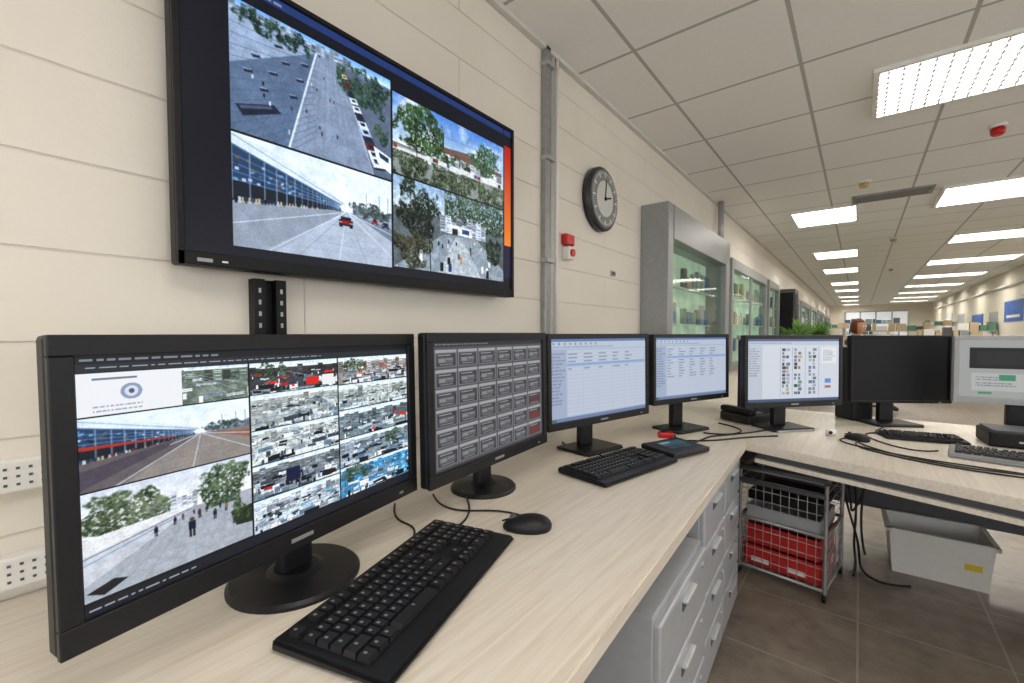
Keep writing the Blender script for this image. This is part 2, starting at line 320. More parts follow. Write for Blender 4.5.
def park(a):
    a[:] = (.38, .42, .44); sky(a, .34, (.58, .70, .84), (.80, .86, .90)); foliage(a, 0, 0, .38, .62, (.04, .06, .05), (.28, .35, .27), .34); foliage(a, .40, 0, 1, .40, (.10, .15, .13), (.44, .54, .44), .42, False)
    towers(a, .36, .26, .80, .5, (.62, .66, .72), 9); rect(a, .44, .38, .66, .50, (.84, .87, .90)); rect(a, .47, .43, .52, .5, (.15, .17, .2)); rect(a, .56, .41, .63, .47, (.2, .3, .5))
    poly(a, [(.0, 1), (.40, .52), (.70, .5), (1, .85), (1, 1)], (.56, .61, .66)); poly(a, [(.35, 1), (.50, .53), (.56, .53), (.75, 1)], (.70, .74, .78))
    for k in np.linspace(.55, 1, 7): line(a, (.2, k), (.9, k), .4, (.5, .54, .58), .5)
    for i in range(30):
        x, y = .12+.8*random.random(), .50+.4*random.random(); s = (y-.4)*.12; c = random.choice([(.88, .89, .92), (.10, .11, .13), (.46, .36, .28), (.65, .70, .74), (.18, .26, .40), (.7, .6, .42)]); rect(a, x, y, x+s*.5, y+s*1.8, c)
    foliage(a, 0, .55, .30, 1, (.05, .07, .05), (.42, .42, .32), .40); foliage(a, .80, .42, 1, .8, (.05, .08, .06), (.34, .42, .33), .38)
    line(a, (.28, 1), (.26, .1), 1.2, (.12, .12, .12)); grain(a, .12, 6); blur(a, 1); grain(a, .05, 2); finish(a, 1.2, .0)
def plaza(a):
    a[:] = (.66, .69, .73); sky(a, .42, (.84, .88, .94), (.96, .97, .98)); towers(a, .3, .18, .62, .42, (.72, .75, .80), 10); foliage(a, 0, .02, .46, .5, (.14, .20, .14), (.52, .58, .46), .40)
    foliage(a, .58, .02, 1, .50, (.12, .18, .13), (.46, .54, .42), .37)
    poly(a, [(0, .42), (.6, .38), (.6, .42), (0, .62)], (.90, .91, .93)); poly(a, [(0, .58), (.55, .42), (.62, .42), (0, .86)], (.78, .80, .84)); line(a, (0, .60), (.58, .425), .8, (.40, .44, .48)); line(a, (0, .66), (.6, .43), .6, (.3, .5, .7))
    for k in np.linspace(0, 1, 9): line(a, (.6, .4), (k*1.2, 1), .5, (.56, .59, .64), .8)
    for k in np.geomspace(.5, 1, 7): line(a, (.2, k), (1, k), .4, (.56, .6, .65), .6)
    for x, y, s, c in ((.56, .57, .12, (.08, .12, .22)), (.62, .48, .06, (.3, .2, .2)), (.47, .48, .05, (.1, .1, .12)), (.72, .54, .07, (.12, .17, .32)), (.80, .5, .06, (.5, .45, .4)), (.36, .52, .06, (.1, .12, .14)), (.67, .47, .04, (.1, .1, .1)), (.9, .5, .05, (.2, .2, .3)), (.52, .47, .04, (.4, .2, .2)), (.76, .47, .04, (.1, .1, .12)), (.59, .46, .03, (.1, .1, .12))):
        rect(a, x, y, x+s*.35, y+s*.7, c); rect(a, x+s*.03, y+s*.7, x+s*.14, y+s*1.4, (.12, .13, .18)); rect(a, x+s*.2, y+s*.7, x+s*.32, y+s*1.4, (.12, .13, .18)); ell(a, x+s*.18, y-s*.15, s*.13, s*.2, (.35, .26, .22))
    poly(a, [(.84, .62), (1, .60), (1, .82), (.88, .80)], (.16, .20, .16)); foliage(a, .82, .5, 1, .8, (.10, .16, .10), (.4, .48, .34), .42); poly(a, [(.02, .92), (.15, .86), (.22, .9), (.1, .98)], (.13, .13, .15)); grain(a, .06, 10); blur(a, 1); grain(a, .04, 2); finish(a, 1.1, .05)
def clutter(a, base, accents, n=60, bright=0.0):
    """dense street / building views"""
    h, w = a.shape[:2]; a[:] = base; a *= (0.65+.7*fbm(h, w, 14))[..., None]
    hz = random.uniform(.15, .35); sky(a, hz*.6, (.80, .86, .94), (.93, .94, .95)); towers(a, 0, hz*.3, 1, hz+.25, tuple(v*.9 for v in base), 16)
    vx = random.uniform(.2, .8)
    for i in range(12): line(a, (vx, hz), (i/11*2-.5, 1.1), .4, random.choice([(.86, .88, .9), (.3, .32, .35), (.15, .16, .18)]), .7)
    for y in np.geomspace(hz+.05, 1, 7): line(a, (0, y), (1, y+random.uniform(-.12, .12)), .4, (.25, .27, .3), .6)
    cols = [(.94, .95, .96), (.10, .11, .13), (.55, .58, .60), (.80, .82, .84), (.26, .29, .33), (.42, .50, .56)]
    for i in range(n):
        x = random.random(); y = hz+random.random()*(1-hz); s = .04+.14*(y-hz); c = random.choice(cols)
        if random.random() < .6:
            sl = random.uniform(-.3, .3)*s; W = s*random.uniform(.4, 1.8); H = s*random.uniform(.5, 1.6)
            poly(a, [(x, y), (x+W, y+sl), (x+W, y+sl+H), (x, y+H)], c); line(a, (x, y+H*.5), (x+W, y+sl+H*.5), .4, tuple(v*.6 for v in c)); line(a, (x+W*.5, y), (x+W*.5, y+H), .4, tuple(v*.6 for v in c))
        else: rect(a, x, y, x+s*.2, y+s*1.4, c)
    for c in accents:
        for i in range(3): x, y = random.random()*.9, hz+random.random()*(.9-hz); rect(a, x, y, x+random.uniform(.03, .12), y+random.uniform(.04, .12), c)
    if random.random() < .6:
        xx = random.choice([0, .6]); foliage(a, xx, 0, xx+.4, .6, (.10, .14, .11), (.40, .48, .38), .45)
    grain(a, .12, 5); a += bright; np.clip(a, 0, 1, out=a); finish(a, 1.18, .1, (.97, 1, 1.02))
def textrows(a, x0, y0, x1, y1, n, c, fill=.7):
    for i in range(n):
        y = y0+(y1-y0)*(i+.3)/n; x = x0
        while x < x0+(x1-x0)*random.uniform(fill*.6, fill*1.3) and x < x1:
            L = random.uniform(.006, .03); rect(a, x, y, min(x+L, x1), y+(y1-y0)/n*.4, c); x += L+.006

def img_tv():
    a = canvas(760, 440, (.035, .05, .10))
    rect(a, .083, 0, 1, .035, (.12, .22, .45)); rect(a, .083, .035, 1, .07, (.03, .05, .11)); textrows(a, .1, .01, .3, .03, 1, (.5, .56, .68))
    aerial(sub(a, .085, .08, .475, .545)); street(sub(a, .085, .555, .475, .96)); treeview(sub(a, .482, .12, .955, .50)); park(sub(a, .482, .51, .955, .95))
    for k in range(60):
        t = k/60; rect(a, .962, .10+.62*t, 1, .10+.62*(t+.02), (.70+.25*t, .12+.42*t, .06+.10*t))
    rect(a, .962, .72, 1, .92, (.14, .12, .24)); rect(a, .955, .0, .962, 1, (.03, .04, .08))
    return a
def img_m1():
    a = canvas(760, 470, (.07, .08, .10)); textrows(a, .01, .01, .30, .028, 1, (.5, .52, .56), 1); rect(a, .0, .035, 1, .065, (.14, .16, .19)); textrows(a, .02, .042, .9, .056, 1, (.62, .64, .68), 1)
    p = sub(a, 0, .07, .355, .235); clutter(p, (.45, .48, .44), [(.35, .42, .32)], 30); rect(p, 0, 0, .55, 1, (.94, .95, .97)); rect(p, .08, .12, .3, .17, (.45, .5, .55)); ell(p, .27, .48, .055, .20, (.55, .62, .74)); ell(p, .27, .48, .035, .13, (.85, .88, .92)); ell(p, .27, .48, .015, .06, (.3, .35, .5)); textrows(p, .08, .75, .5, .95, 2, (.66, .68, .72))
    q = sub(a, 0, .24, .355, .52); street(q, True); plaza(sub(a, 0, .525, .355, .94))
    ys = [.07, .235, .42, .60, .78, .95]
    acc = [[(.80, .14, .10), (.6, .15, .12)], [(.5, .5, .48)], [(.9, .91, .91)], [(.08, .14, .34), (.6, .2, .18)], [(.45, .62, .70)]]
    for i in range(5):
        clutter(sub(a, .36, ys[i], .655, ys[i+1]-.006), [(.26, .25, .26), (.66, .67, .66), (.78, .79, .78), (.50, .52, .54), (.74, .76, .80)][i], acc[i], 90, .03)
    s = sub(a, .36, ys[0], .655, ys[1]); rect(s, .60, .58, .76, .85, (.85, .15, .11)); rect(s, .80, .55, .95, .92, (.94, .95, .95)); rect(sub(a, .36, ys[3], .655, ys[4]), .34, .3, .5, .72, (.06, .09, .24))
    ys = [.07, .24, .40, .58, .76, .95]
    acc = [[(.78, .26, .20), (.9, .91, .92)], [(.6, .62, .6)], [(.75, .24, .20), (.34, .46, .36)], [(.25, .38, .50)], [(.22, .58, .74), (.50, .80, .90)]]
    for i in range(5):
        clutter(sub(a, .66, ys[i], 1, ys[i+1]-.006), [(.64, .60, .58), (.70, .72, .70), (.46, .50, .52), (.58, .62, .66), (.30, .56, .72)][i], acc[i], 90, .03)
    rect(a, 0, .955, 1, 1, (.10, .11, .15)); textrows(a, .01, .967, .25, .985, 1, (.6, .62, .66), 1)
    rect(a, .355, .06, .36, .95, (.02, .02, .02)); rect(a, .655, .06, .66, .95, (.02, .02, .02))
    return a
def img_m2():
    a = canvas(440, 280, (.34, .34, .36)); rect(a, 0, 0, 1, .04, (.20, .20, .23)); textrows(a, .02, .012, .6, .03, 1, (.6, .6, .63), 1)
    nx, ny = 6, 6
    for j in range(ny):
        for i in range(nx):
            x0, y0 = .02+i*.162, .06+j*.153
            s = sub(a, x0, y0, x0+.15, y0+.138); s[:] = (.52, .52, .53); rect(s, 0, 0, 1, .16, (.68, .68, .69)); rect(s, .04, .2, .96, .95, (.25, .25, .27))
            f = sub(s, .06, .22, .94, .93); f *= (0.6+.8*fbm(f.shape[0], f.shape[1], 8))[..., None]
            rect(s, .12, .28, .72, .34, (.70, .70, .71)); rect(s, .12, .44, .85, .76, (.40, .40, .42)); rect(s, .16, .50, .45, .70, (.55, .56, .58)); rect(s, .5, .5, .8, .58, (.58, .58, .6)); rect(s, .2, .82, .8, .88, (.58, .59, .62))
            if (i, j) in ((5, 3),): rect(s, .12, .46, .85, .80, (.40, .22, .22))
            if (i, j) in ((5, 4), (5, 5)): rect(s, .12, .4, .85, .9, (.46, .23, .22))
    rect(a, 0, .982, 1, 1, (.2, .2, .22)); blur(a, 1)
    return a
def img_doc(k):
    a = canvas(340, 200, (.76, .82, .92)); rect(a, 0, 0, 1, .035, (.42, .54, .76)); rect(a, 0, .035, 1, .12, (.82, .87, .95))
    for i in range(9): rect(a, .02+.05*i, .05, .035+.05*i, .075, random.choice([(.40, .52, .76), (.72, .60, .48), (.48, .66, .52), (.6, .64, .72)]))
    textrows(a, .02, .085, .8, .115, 1, (.55, .60, .72), 1)
    rect(a, 0, .125, .14, .95, (.72, .78, .89)); textrows(a, .01, .16, .13, .8, 16, (.56, .62, .74), .8)
    rect(a, .15, .14, .99, .94, (.84, .885, .96))
    for i in range(17): rect(a, .15, .17+i*.045, .99, .172+i*.045, (.76, .81, .90))
    for x in (.3, .45, .6, .74, .88): rect(a, x, .14, x+.002, .94, (.78, .83, .92))
    for i in range(5 if k == 0 else 11):
        for x in (.16, .31, .46, .61, .75): rect(a, x, .18+i*.045, x+random.uniform(.03, .09), .195+i*.045, (.58, .63, .75))
    rect(a, .15, .30, .99, .335, (.62, .74, .92)); rect(a, 0, .955, 1, 1, (.50, .58, .74)); rect(a, .005, .962, .05, .995, (.3, .5, .4)); blur(a, 1)
    return a
def img_map():
    a = canvas(340, 210, (.88, .90, .94)); rect(a, 0, 0, 1, .04, (.38, .44, .56)); rect(a, 0, .04, 1, .10, (.80, .84, .9)); textrows(a, .02, .055, .7, .08, 1, (.5, .55, .64), 1)
    rect(a, 0, .10, .16, .95, (.80, .835, .89)); textrows(a, .02, .14, .14, .6, 12, (.58, .62, .70)); rect(a, .16, .10, 1, .95, (.88, .905, .95))
    for x0 in (.37, .50, .66):
        for j in range(13):
            y = .15+j*.058
            for k in range(2):
                if random.random() < .8: rect(a, x0+k*.045, y, x0+k*.045+random.uniform(.02, .042), y+.045, random.choice([(.70, .73, .78), (.46, .50, .56), (.25, .28, .33), (.60, .64, .70), (.66, .48, .38), (.46, .62, .48), (.40, .52, .70), (.82, .72, .45)]))
    for x in (.35, .48, .62, .77): rect(a, x, .13, x+.003, .92, (.5, .54, .62))
    rect(a, .80, .14, .97, .4, (.95, .96, .97)); textrows(a, .82, .17, .96, .36, 6, (.6, .63, .7)); rect(a, 0, .955, 1, 1, (.30, .38, .52)); rect(a, .84, .65, .91, .72, (.40, .60, .85)); rect(a, .84, .76, .91, .80, (.7, .45, .35)); blur(a, 1)
    return a
def img_m7():
    a = canvas(160, 100, (.70, .71, .70)); rect(a, .08, .14, .94, .50, (.10, .11, .11)); rect(a, .14, .20, .90, .44, (.15, .165, .16)); rect(a, .10, .58, .92, .88, (.78, .79, .78)); textrows(a, .13, .62, .6, .82, 4, (.55, .57, .58)); rect(a, .15, .90, .25, .94, (.35, .6, .45)); rect(a, .3, .60, .42, .7, (.3, .6, .45)); return a
def img_dev():
    a = canvas(80, 60, (.12, .16, .2)); rect(a, .05, .08, .95, .6, (.25, .42, .5)); rect(a, .1, .15, .5, .3, (.7, .8, .85)); rect(a, .05, .7, .3, .9, (.3, .35, .4)); rect(a, .4, .7, .9, .9, (.2, .3, .4)); return a

def scr_mat(strength):
    k = 'screen_%g' % strength
    if k in MATS: return MATS[k]
    m = bpy.data.materials.new(k); m.use_nodes = True; nt = m.node_tree; b = nt.nodes['Principled BSDF']
    at = nt.nodes.new('ShaderNodeAttribute'); at.attribute_name = 'Col'
    b.inputs['Base Color'].default_value = (.008, .008, .009, 1); b.inputs['Roughness'].default_value = 0.3; b.inputs['Specular IOR Level'].default_value = 0.2
    nt.links.new(at.outputs['Color'], b.inputs['Emission Color']); b.inputs['Emission Strength'].default_value = strength
    MATS[k] = m; return m
def screen(name, img, w, h, parent, loc, rot=(0, 0, 0), st=1.0):
    H, W = img.shape[:2]
    xs = np.linspace(-w/2, w/2, W); zs = np.linspace(h/2, -h/2, H); X, Z = np.meshgrid(xs, zs)
    co = np.stack([X.ravel(), np.zeros(W*H), Z.ravel()], 1).astype(np.float32)
    idx = np.arange(W*H).reshape(H, W)
    q = np.stack([idx[1:, :-1], idx[1:, 1:], idx[:-1, 1:], idx[:-1, :-1]], -1).reshape(-1, 4)
    me = bpy.data.meshes.new(name); me.vertices.add(W*H); me.vertices.foreach_set('co', co.ravel())
    me.loops.add(q.size); me.loops.foreach_set('vertex_index', q.ravel().astype(np.int32))
    me.polygons.add(len(q)); me.polygons.foreach_set('loop_start', (np.arange(len(q))*4).astype(np.int32))
    me.update(calc_edges=True)
    ca = me.color_attributes.new('Col', 'FLOAT_COLOR', 'POINT')
    c = np.clip(img, 0, 1).reshape(-1, 3); l = np.where(c <= .04045, c/12.92, ((c+.055)/1.055)**2.4)
    ca.data.foreach_set('color', np.concatenate([l, np.ones((len(l), 1))], 1).astype(np.float32).ravel())
    me.materials.append(scr_mat(st)); o = bpy.data.objects.new(name, me); o.location = loc; o.rotation_euler = rot
    return link(o, parent)

# ------------------------------------------------------------------ room
Y0, Y1, XR, XF = -2.6, 28.0, 2.6, 5.2
YS = 7.0   # where the room narrows
box('floor', (XF-XW+.4, Y1-Y0+.4, .1), ((XF+XW)/2, (Y0+Y1)/2, -.05), M_floor, bevel=0)
box('ceiling', (XF-XW+.4, Y1-Y0+.4, .1), ((XF+XW)/2, (Y0+Y1)/2, CEIL+.05), M_ceil, bevel=0)
box('wall_left', (.1, Y1-Y0, CEIL), (XW-.05, (Y0+Y1)/2, CEIL/2), M_wall, bevel=0)
box('wall_right', (.1, Y1-YS, CEIL), (XR+.05, (YS+Y1)/2, CEIL/2), M_plain, bevel=0)
box('wall_return', (XF-XR, .1, CEIL), ((XF+XR)/2, YS+.05, CEIL/2), M_plain, bevel=0)
box('wall_far', (XR-XW, .1, CEIL), ((XR+XW)/2, Y1+.05, CEIL/2), M_plain, bevel=0)
# unseen window bands, added to let world light onto ceiling and left wall
def band(name, horizontal, c, a0, a1):
    L = a1-a0; m = (a0+a1)/2
    for nm, z0, z1 in (('wall_'+name+'_sill', 0, .75), ('wall_'+name+'_head', 2.45, CEIL)):
        box(nm, ((L, .1, z1-z0) if horizontal else (.1, L, z1-z0)), ((m, c, (z0+z1)/2) if horizontal else (c, m, (z0+z1)/2)), M_plain, bevel=0)
    n = int(L/1.3); bx = []
    for i in range(n+1):
        p = a0+L*i/n; bx.append((((.05, .08, 1.7) if horizontal else (.08, .05, 1.7)), ((p, c, 1.6) if horizontal else (c, p, 1.6))))
    for z in (.775, 2.425): bx.append((((L, .08, .05) if horizontal else (.08, L, .05)), ((m, c, z) if horizontal else (c, m, z))))
    multi('window_'+name, bx, M_white)
band('added_side', False, XF+.05, Y0, YS)
band('added_rear', True, Y0-.05, XW, XF)
M_trim = mat('trim_white', '#d2d1cb', 0.5, var=.02)
box('trim_1', (.03, Y1-Y0, .022), (XW+.015, (Y0+Y1)/2, CEIL-.011), M_trim, bevel=.002)
box('trim_2', (.03, Y1-YS, .022), (XR-.015, (YS+Y1)/2, CEIL-.011), M_trim, bevel=.002)
box('baseboard_left', (.015, Y1-Y0, .09), (XW+.0075, (Y0+Y1)/2, .045), M_dgrey, bevel=.002)
box('baseboard_right', (.015, Y1-YS, .09), (XR-.0075, (YS+Y1)/2, .045), M_dgrey, bevel=.002)

# ceiling lights
M_louv = mat('louvre_grey', '#7a7a78', 0.5, var=.03)
def ceil_light(x0, x1, y0, y1, fine=True):
    e = empty('ceiling_light_panel', ((x0+x1)/2, (y0+y1)/2, CEIL))
    w, d = x1-x0, y1-y0
    multi('frame', [((w, .025, .02), (0, -d/2+.0125, -.01)), ((w, .025, .02), (0, d/2-.0125, -.01)), ((.025, d-.05, .02), (-w/2+.0125, 0, -.01)), ((.025, d-.05, .02), (w/2-.0125, 0, -.01))], M_white, e)
    box('diffuser', (w-.05, d-.05, .004), (0, 0, -.003), M_led, e, bevel=0)
    bx = []; th = .005
    n = int(w/.06); k = int(d/.06)
    hh = .014 if fine else .004
    for i in range(1, n): bx.append(((th, d-.05, hh), (-w/2+w*i/n, 0, -.013)))
    for i in range(1, k): bx.append(((w-.05, th, hh), (0, -d/2+d*i/k, -.013)))
    multi('louvre', bx, M_louv, e)
g = .64
ceil_light(.03, 1.33, 3.07, 3.09+g)
for x0, x1, yv in ((.05, 1.33, -.11), (-.59, .05, -1.39), (2.61, 3.25, 1.17), (2.61, 3.25, 4.37), (3.89, 4.53, -1.39)): ceil_light(x0, x1, yv, yv+g)  # out-of-view panels, added to brighten the near area
ya = 6.29
for dlt in (0, 3.2, 5.76, 8.96, 11.52, 14.72, 17.28, 20.48):
    ceil_light(-.59-.09, .05-.09, ya+dlt-.22, ya+dlt+g, False)
ceil_light(.60, 1.93, 5.9, 6.1+g, False)
for yv in (8.8, 11.6, 14.4, 17.2, 19.9, 22.6, 25.2):
    ceil_light(1.01, 2.25, yv, yv+g+.1, False)

# ceiling fittings
e = empty('fire_alarm_beacon', (.70, 4.39, CEIL)); cyl('base', .045, .02, (0, 0, -.01), M_white, e); cyl('lens', .034, .05, (0, 0, -.045), M_red, e, r2=.038, bevel=.008)
for p in ((.0, 5.24), (.36, 8.6), (.5, 12.6)):
    e = empty('smoke_detector', (p[0], p[1], CEIL)); cyl('base', .055, .02, (0, 0, -.01), M_white, e); cyl('sensor', .032, .04, (0, 0, -.04), mat('beige_plastic', '#c8ad7a', .5), e, r2=.042, bevel=.006)
e = empty('air_vent', (.22, 5.9, CEIL))
multi('grille', [((.62, .03, .012), (0, -.14, -.006)), ((.62, .03, .012), (0, .14, -.006)), ((.03, .3, .012), (-.3, 0, -.006)), ((.03, .3, .012), (.3, 0, -.006))]+[((.56, .012, .01), (0, -.11+i*.03, -.006)) for i in range(8)], M_steel, e)
box('duct', (.56, .26, .002), (0, 0, -.0015), M_dgrey, e, bevel=0)

# wall fittings : cable channel
e = empty('wall_conduit', (XW, 1.86, 0))
box('channel', (.03, .045, CEIL-.76), (.015, -.028, (CEIL+.76)/2), M_steel, e, .004)
box('cover', (.02, .035, CEIL-.76), (.01, .03, (CEIL+.76)/2), M_alu, e, .003)
cyl('pipe', .009, CEIL-.76, (.022, .062, (CEIL+.76)/2), M_white, e)
multi('clips', [((.045, .07, .02), (.0225, -.02, z)) for z in (1.1, 1.6, 2.1, 2.55)], M_alu, e, bevel=.002)
e = empty('drop_pipe', (XW, 5.11, 0)); cyl('pipe', .03, .5, (.06, 0, CEIL-.25), M_alu, e); box('junction', (.1, .12, .12), (.05, 0, CEIL-.52), M_alu, e, .01)

e = empty('fire_alarm_sounder', (XW, 2.04, 1.73)); box('body', (.04, .085, .06), (.02, 0, .005), M_red, e, .01); box('base', (.045, .065, .07), (.0225, .0, -.065), M_white, e, .008); cyl('dome', .02, .02, (.045, 0, -.065), M_red, e, rot=(0, math.pi/2, 0))
e = empty('wall_socket_plate', (XW, 2.62, 1.62)); box('plate', (.008, .06, .035), (.004, 0, 0), M_alu, e, .003); box('label', (.003, .045, .02), (.0095, 0, 0), M_dgrey, e, 0)

# clock
e = empty('wall_clock', (XW, 2.40, 2.03)); R = .185
rx = (0, math.pi/2, 0)
cyl('case', R, .05, (.025, 0, 0), mat('clock_rim', '#38383b', .35, .3), e, rot=rx, seg=64, bevel=.008)
cyl('face', R*.89, .004, (.052, 0, 0), mat('clock_face', '#7c807f', .4), e, rot=rx, seg=64)
cyl('dial', R*.56, .004, (.0535, 0, 0), mat('clock_dial', '#cfcfc9', .4), e, rot=rx, seg=64)
bm = bmesh.new()
for i in range(60):
    a = i/60*2*math.pi; L = .028 if i % 5 == 0 else .012; wd = .009 if i % 5 == 0 else .003; rr = R*.83-L/2
    add_box(bm, (.002, wd, L), (.056, math.sin(a)*rr, math.cos(a)*rr), rot=Matrix.Rotation(-a, 3, 'X'))
from_bm('ticks', bm, M_white, e)
bm = bmesh.new()
for a, L, wd in ((math.radians(75), .075, .01), (math.radians(5), .11, .007)):
    add_box(bm, (.003, wd, L), (.058, math.sin(a)*L/2, math.cos(a)*L/2), rot=Matrix.Rotation(-a, 3, 'X'))
from_bm('hands', bm, M_blk2, e); cyl('hub', .01, .01, (.058, 0, 0), M_blk2, e, rot=rx)

# perforated strips left behind the first monitor
for z in (.975, .795):
    e = empty('perforated_cable_trunking', (XW, .0, z)); L = 1.3
    box('profile', (.03, L, .06), (.015, -.35, 0), M_white, e, .004)
    bm = bmesh.new()
    for i in range(int(L/.016)):
        for k in (-.015, 0, .015):
            add_box(bm, (.002, .005, .0045), (.0305, -.35-L/2+.01+i*.016, k))
    from_bm('slots', bm, M_dgrey, e)

# ------------------------------------------------------------------ TV
e = empty('wall_television', (-1.17, .894, 1.7425), math.radians(90)); TW, TH = 1.18, .70
box('casing', (TW, .045, TH), (0, .0225, 0), M_blk2, e, .006)
multi('bezel', [((TW, .012, .014), (0, -.004, TH/2-.007)), ((TW, .012, .03), (0, -.004, -TH/2+.015)), ((.014, .012, TH), (-TW/2+.007, -.004, 0)), ((.014, .012, TH), (TW/2-.007, -.004, 0))], M_blk2, e, bevel=.002)
screen('display', img_tv(), TW-.026, TH-.042, e, (0, -.002, .008), st=1.05)
box('mount', (.5, .033, .4), (0, .062, 0), M_blk2, e, .004)
box('badge', (.03, .002, .008), (-TW/2+.05, -.0105, -TH/2+.012), M_lgt, e, 0)
box('status_light', (.012, .002, .004), (-TW/2+.09, -.0105, -TH/2+.012), M_white, e, 0)
e = empty('mounting_rail', (XW, .517, 0))
multi('rails', [((.035, .026, .62), (.0175, -.027, 1.07)), ((.035, .026, .62), (.0175, .027, 1.07)), ((.012, .10, .04), (.006, 0, 1.2)), ((.012, .10, .04), (.006, 0, .85)), ((.008, .03, .62), (.004, 0, 1.07))], M_blk2, e)
multi('slots', [((.002, .006, .012), (.036, s, .78+i*.03)) for i in range(20) for s in (-.027, .027)], M_steel, e)

# ------------------------------------------------------------------ monitors
def monitor(L, R, top, h, img=None, bez=(.02, .02, .03), stand='round', st=1.0, tilt=2.0, off=.09, case=None, back=None, name='computer_monitor', logo=True, sx=0.0):
    Lv, Rv = Vector(L), Vector(R); w = (Rv-Lv).length; c = (Lv+Rv)/2; ang = math.atan2(Rv.y-Lv.y, Rv.x-Lv.x)
    e = empty(name, (c.x, c.y, DZ), ang); case = case or M_blk; zc = top-h/2-DZ; tr = (-math.radians(tilt), 0, 0)
    hd = bpy.data.objects.new('head', None); hd.location = (0, 0, zc); hd.rotation_euler = tr; hd.empty_display_size = .02; link(hd, e)
    s, t, b = bez
    box('shell', (w, .028, h), (0, .016, 0), case, hd, .006); box('back', (w*.7, .03, h*.7), (0, .042, 0), case, hd, .012)
    multi('bezel', [((w, .01, t), (0, -.002, h/2-t/2)), ((w, .01, b), (0, -.002, -h/2+b/2)), ((s, .01, h-t-b), (-w/2+s/2, -.002, (b-t)/2)), ((s, .01, h-t-b), (w/2-s/2, -.002, (b-t)/2))], case, hd, bevel=.0015)
    sw, sh = w-2*s, h-t-b
    if img is not None: screen('display', img, sw, sh, hd, (0, .0005, (b-t)/2), st=st)
    else: box('display', (sw, .003, sh), (0, .0005, (b-t)/2), M_screenoff, hd, 0)
    if logo: box('logo', (.045, .0015, .007), (0, -.0075, -h/2+b*.5), M_lgt, hd, 0)
    box('power_button', (.012, .003, .005), (w/2-.06, -.0075, -h/2+b*.4), M_lgt, hd, 0)
    if stand == 'round':
        bm = bmesh.new(); prof = [(0, .0), (.135, 0), (.135, .006), (.128, .012), (.06, .019), (.045, .024), (0, .024)]
        vs = [bm.verts.new((x, 0, z)) for x, z in prof]; es = [bm.edges.new((vs[i], vs[i+1])) for i in range(len(vs)-1)]
        bmesh.ops.spin(bm, geom=vs+es, cent=(0, 0, 0), axis=(0, 0, 1), angle=2*math.pi, steps=48); bmesh.ops.remove_doubles(bm, verts=bm.verts[:], dist=1e-5)
        bmesh.ops.recalc_face_normals(bm, faces=bm.faces[:])
        o = from_bm('base', bm, M_blk, e, (sx, off, 0)); k = .92 if w > .62 else .78; o.scale = (k, k, 1)
        box('neck', (.07, .03, zc), (sx, off+.005, zc/2+.01), M_blk, e, .008)
    else:
        box('base', (.24, .17, .014), (0, off-.02, .007), M_blk, e, .006); box('base_trim', (.22, .012, .008), (0, off-.108, .005), M_alu if stand == 'trim' else M_blk, e, .002)
        box('neck', (.075, .035, zc), (0, off+.01, zc/2+.01), M_blk, e, .008)
    box('hinge', (.1, off-.02, .08), (sx, .04+(off-.02)/2-.01, zc), M_blk2, e, .006)
    return e
T = CAMZ
monitor((-.743, .065), (-.868, .704), T-.002, .39, img_m1(), (.024, .026, .036), 'round', 1.03, 1, .085, sx=.055)
monitor((-.828, .712), (-.877, 1.30), T+.001, .39, img_m2(), (.022, .024, .032), 'round', .88, 1, .09, sx=.05)
monitor((-.913, 1.369), (-.769, 1.99), T-.003, .37, img_doc(0), (.018, .02, .03), 'flat', .75, 1, .09)
monitor((-.764, 2.04), (-.555, 2.58), T-.005, .34, img_doc(1), (.017, .018, .026), 'flat', .75, 1, .09)
monitor((-.445, 2.42), (-.07, 2.863), T-.01, .365, img_map(), (.018, .02, .03), 'trim', .85, 1, .09)
monitor((-.036, 2.967), (.384, 3.26), T-.012, .36, None, (.012, .012, .014), 'flat', 1, 1, .09, case=M_blk2, logo=False)
monitor((.37, 3.08), (.88, 3.17), T-.012, .33, img_m7(), (.02, .02, .03), 'flat', .75, 1, .08, case=M_grey)

# ------------------------------------------------------------------ desk
e = empty('corner_desk')
fA, fC = Vector((-.319, .549)), Vector((-.398, 2.235)); dn = (fA-fC).normalized()
pn = fC+dn*2.75
rd = Vector((.784, -.251)).normalized(); rE = fC+rd*2.0
top_pts = [(XW+.003, pn.y), (pn.x, pn.y), (fC.x, fC.y), (rE.x, rE.y), (rE.x, 3.4), (-1.03, 3.4), (-1.03, 3.06), (XW+.003, 3.06)]
prism('top', top_pts, DZ-.038, DZ, M_wood, e, .003)
rn = Vector((-rd.y, rd.x))
def along(p0, d, n, s, t, z0, z1, inset, th, m, nm):
    a = p0+d*s+n*inset; b = p0+d*t+n*inset; c = b+n*th; dd = a+n*th
    prism(nm, [(a.x, a.y), (b.x, b.y), (c.x, c.y), (dd.x, dd.y)], z0, z1, m, e)
along(fC, rd, rn, .03, 1.95, DZ-.07, DZ-.039, .04, .02, M_dgrey, 'rail')
along(fC, rd, rn, .03, 1.95, DZ-.088, DZ-.07, .02, .05, M_wood, 'under_rail')
along(fC, rd, rn, 1.9, 1.94, 0, DZ-.039, .06, .8, M_grey, 'return_leg')
box('modesty_panel', (2.3, .02, .5), (.35, 3.38, DZ-.29), M_dgrey, e, .002)
box('leg_near', (.5, .03, DZ-.039), (-.9, -.35, (DZ-.039)/2), M_grey, e, .002)

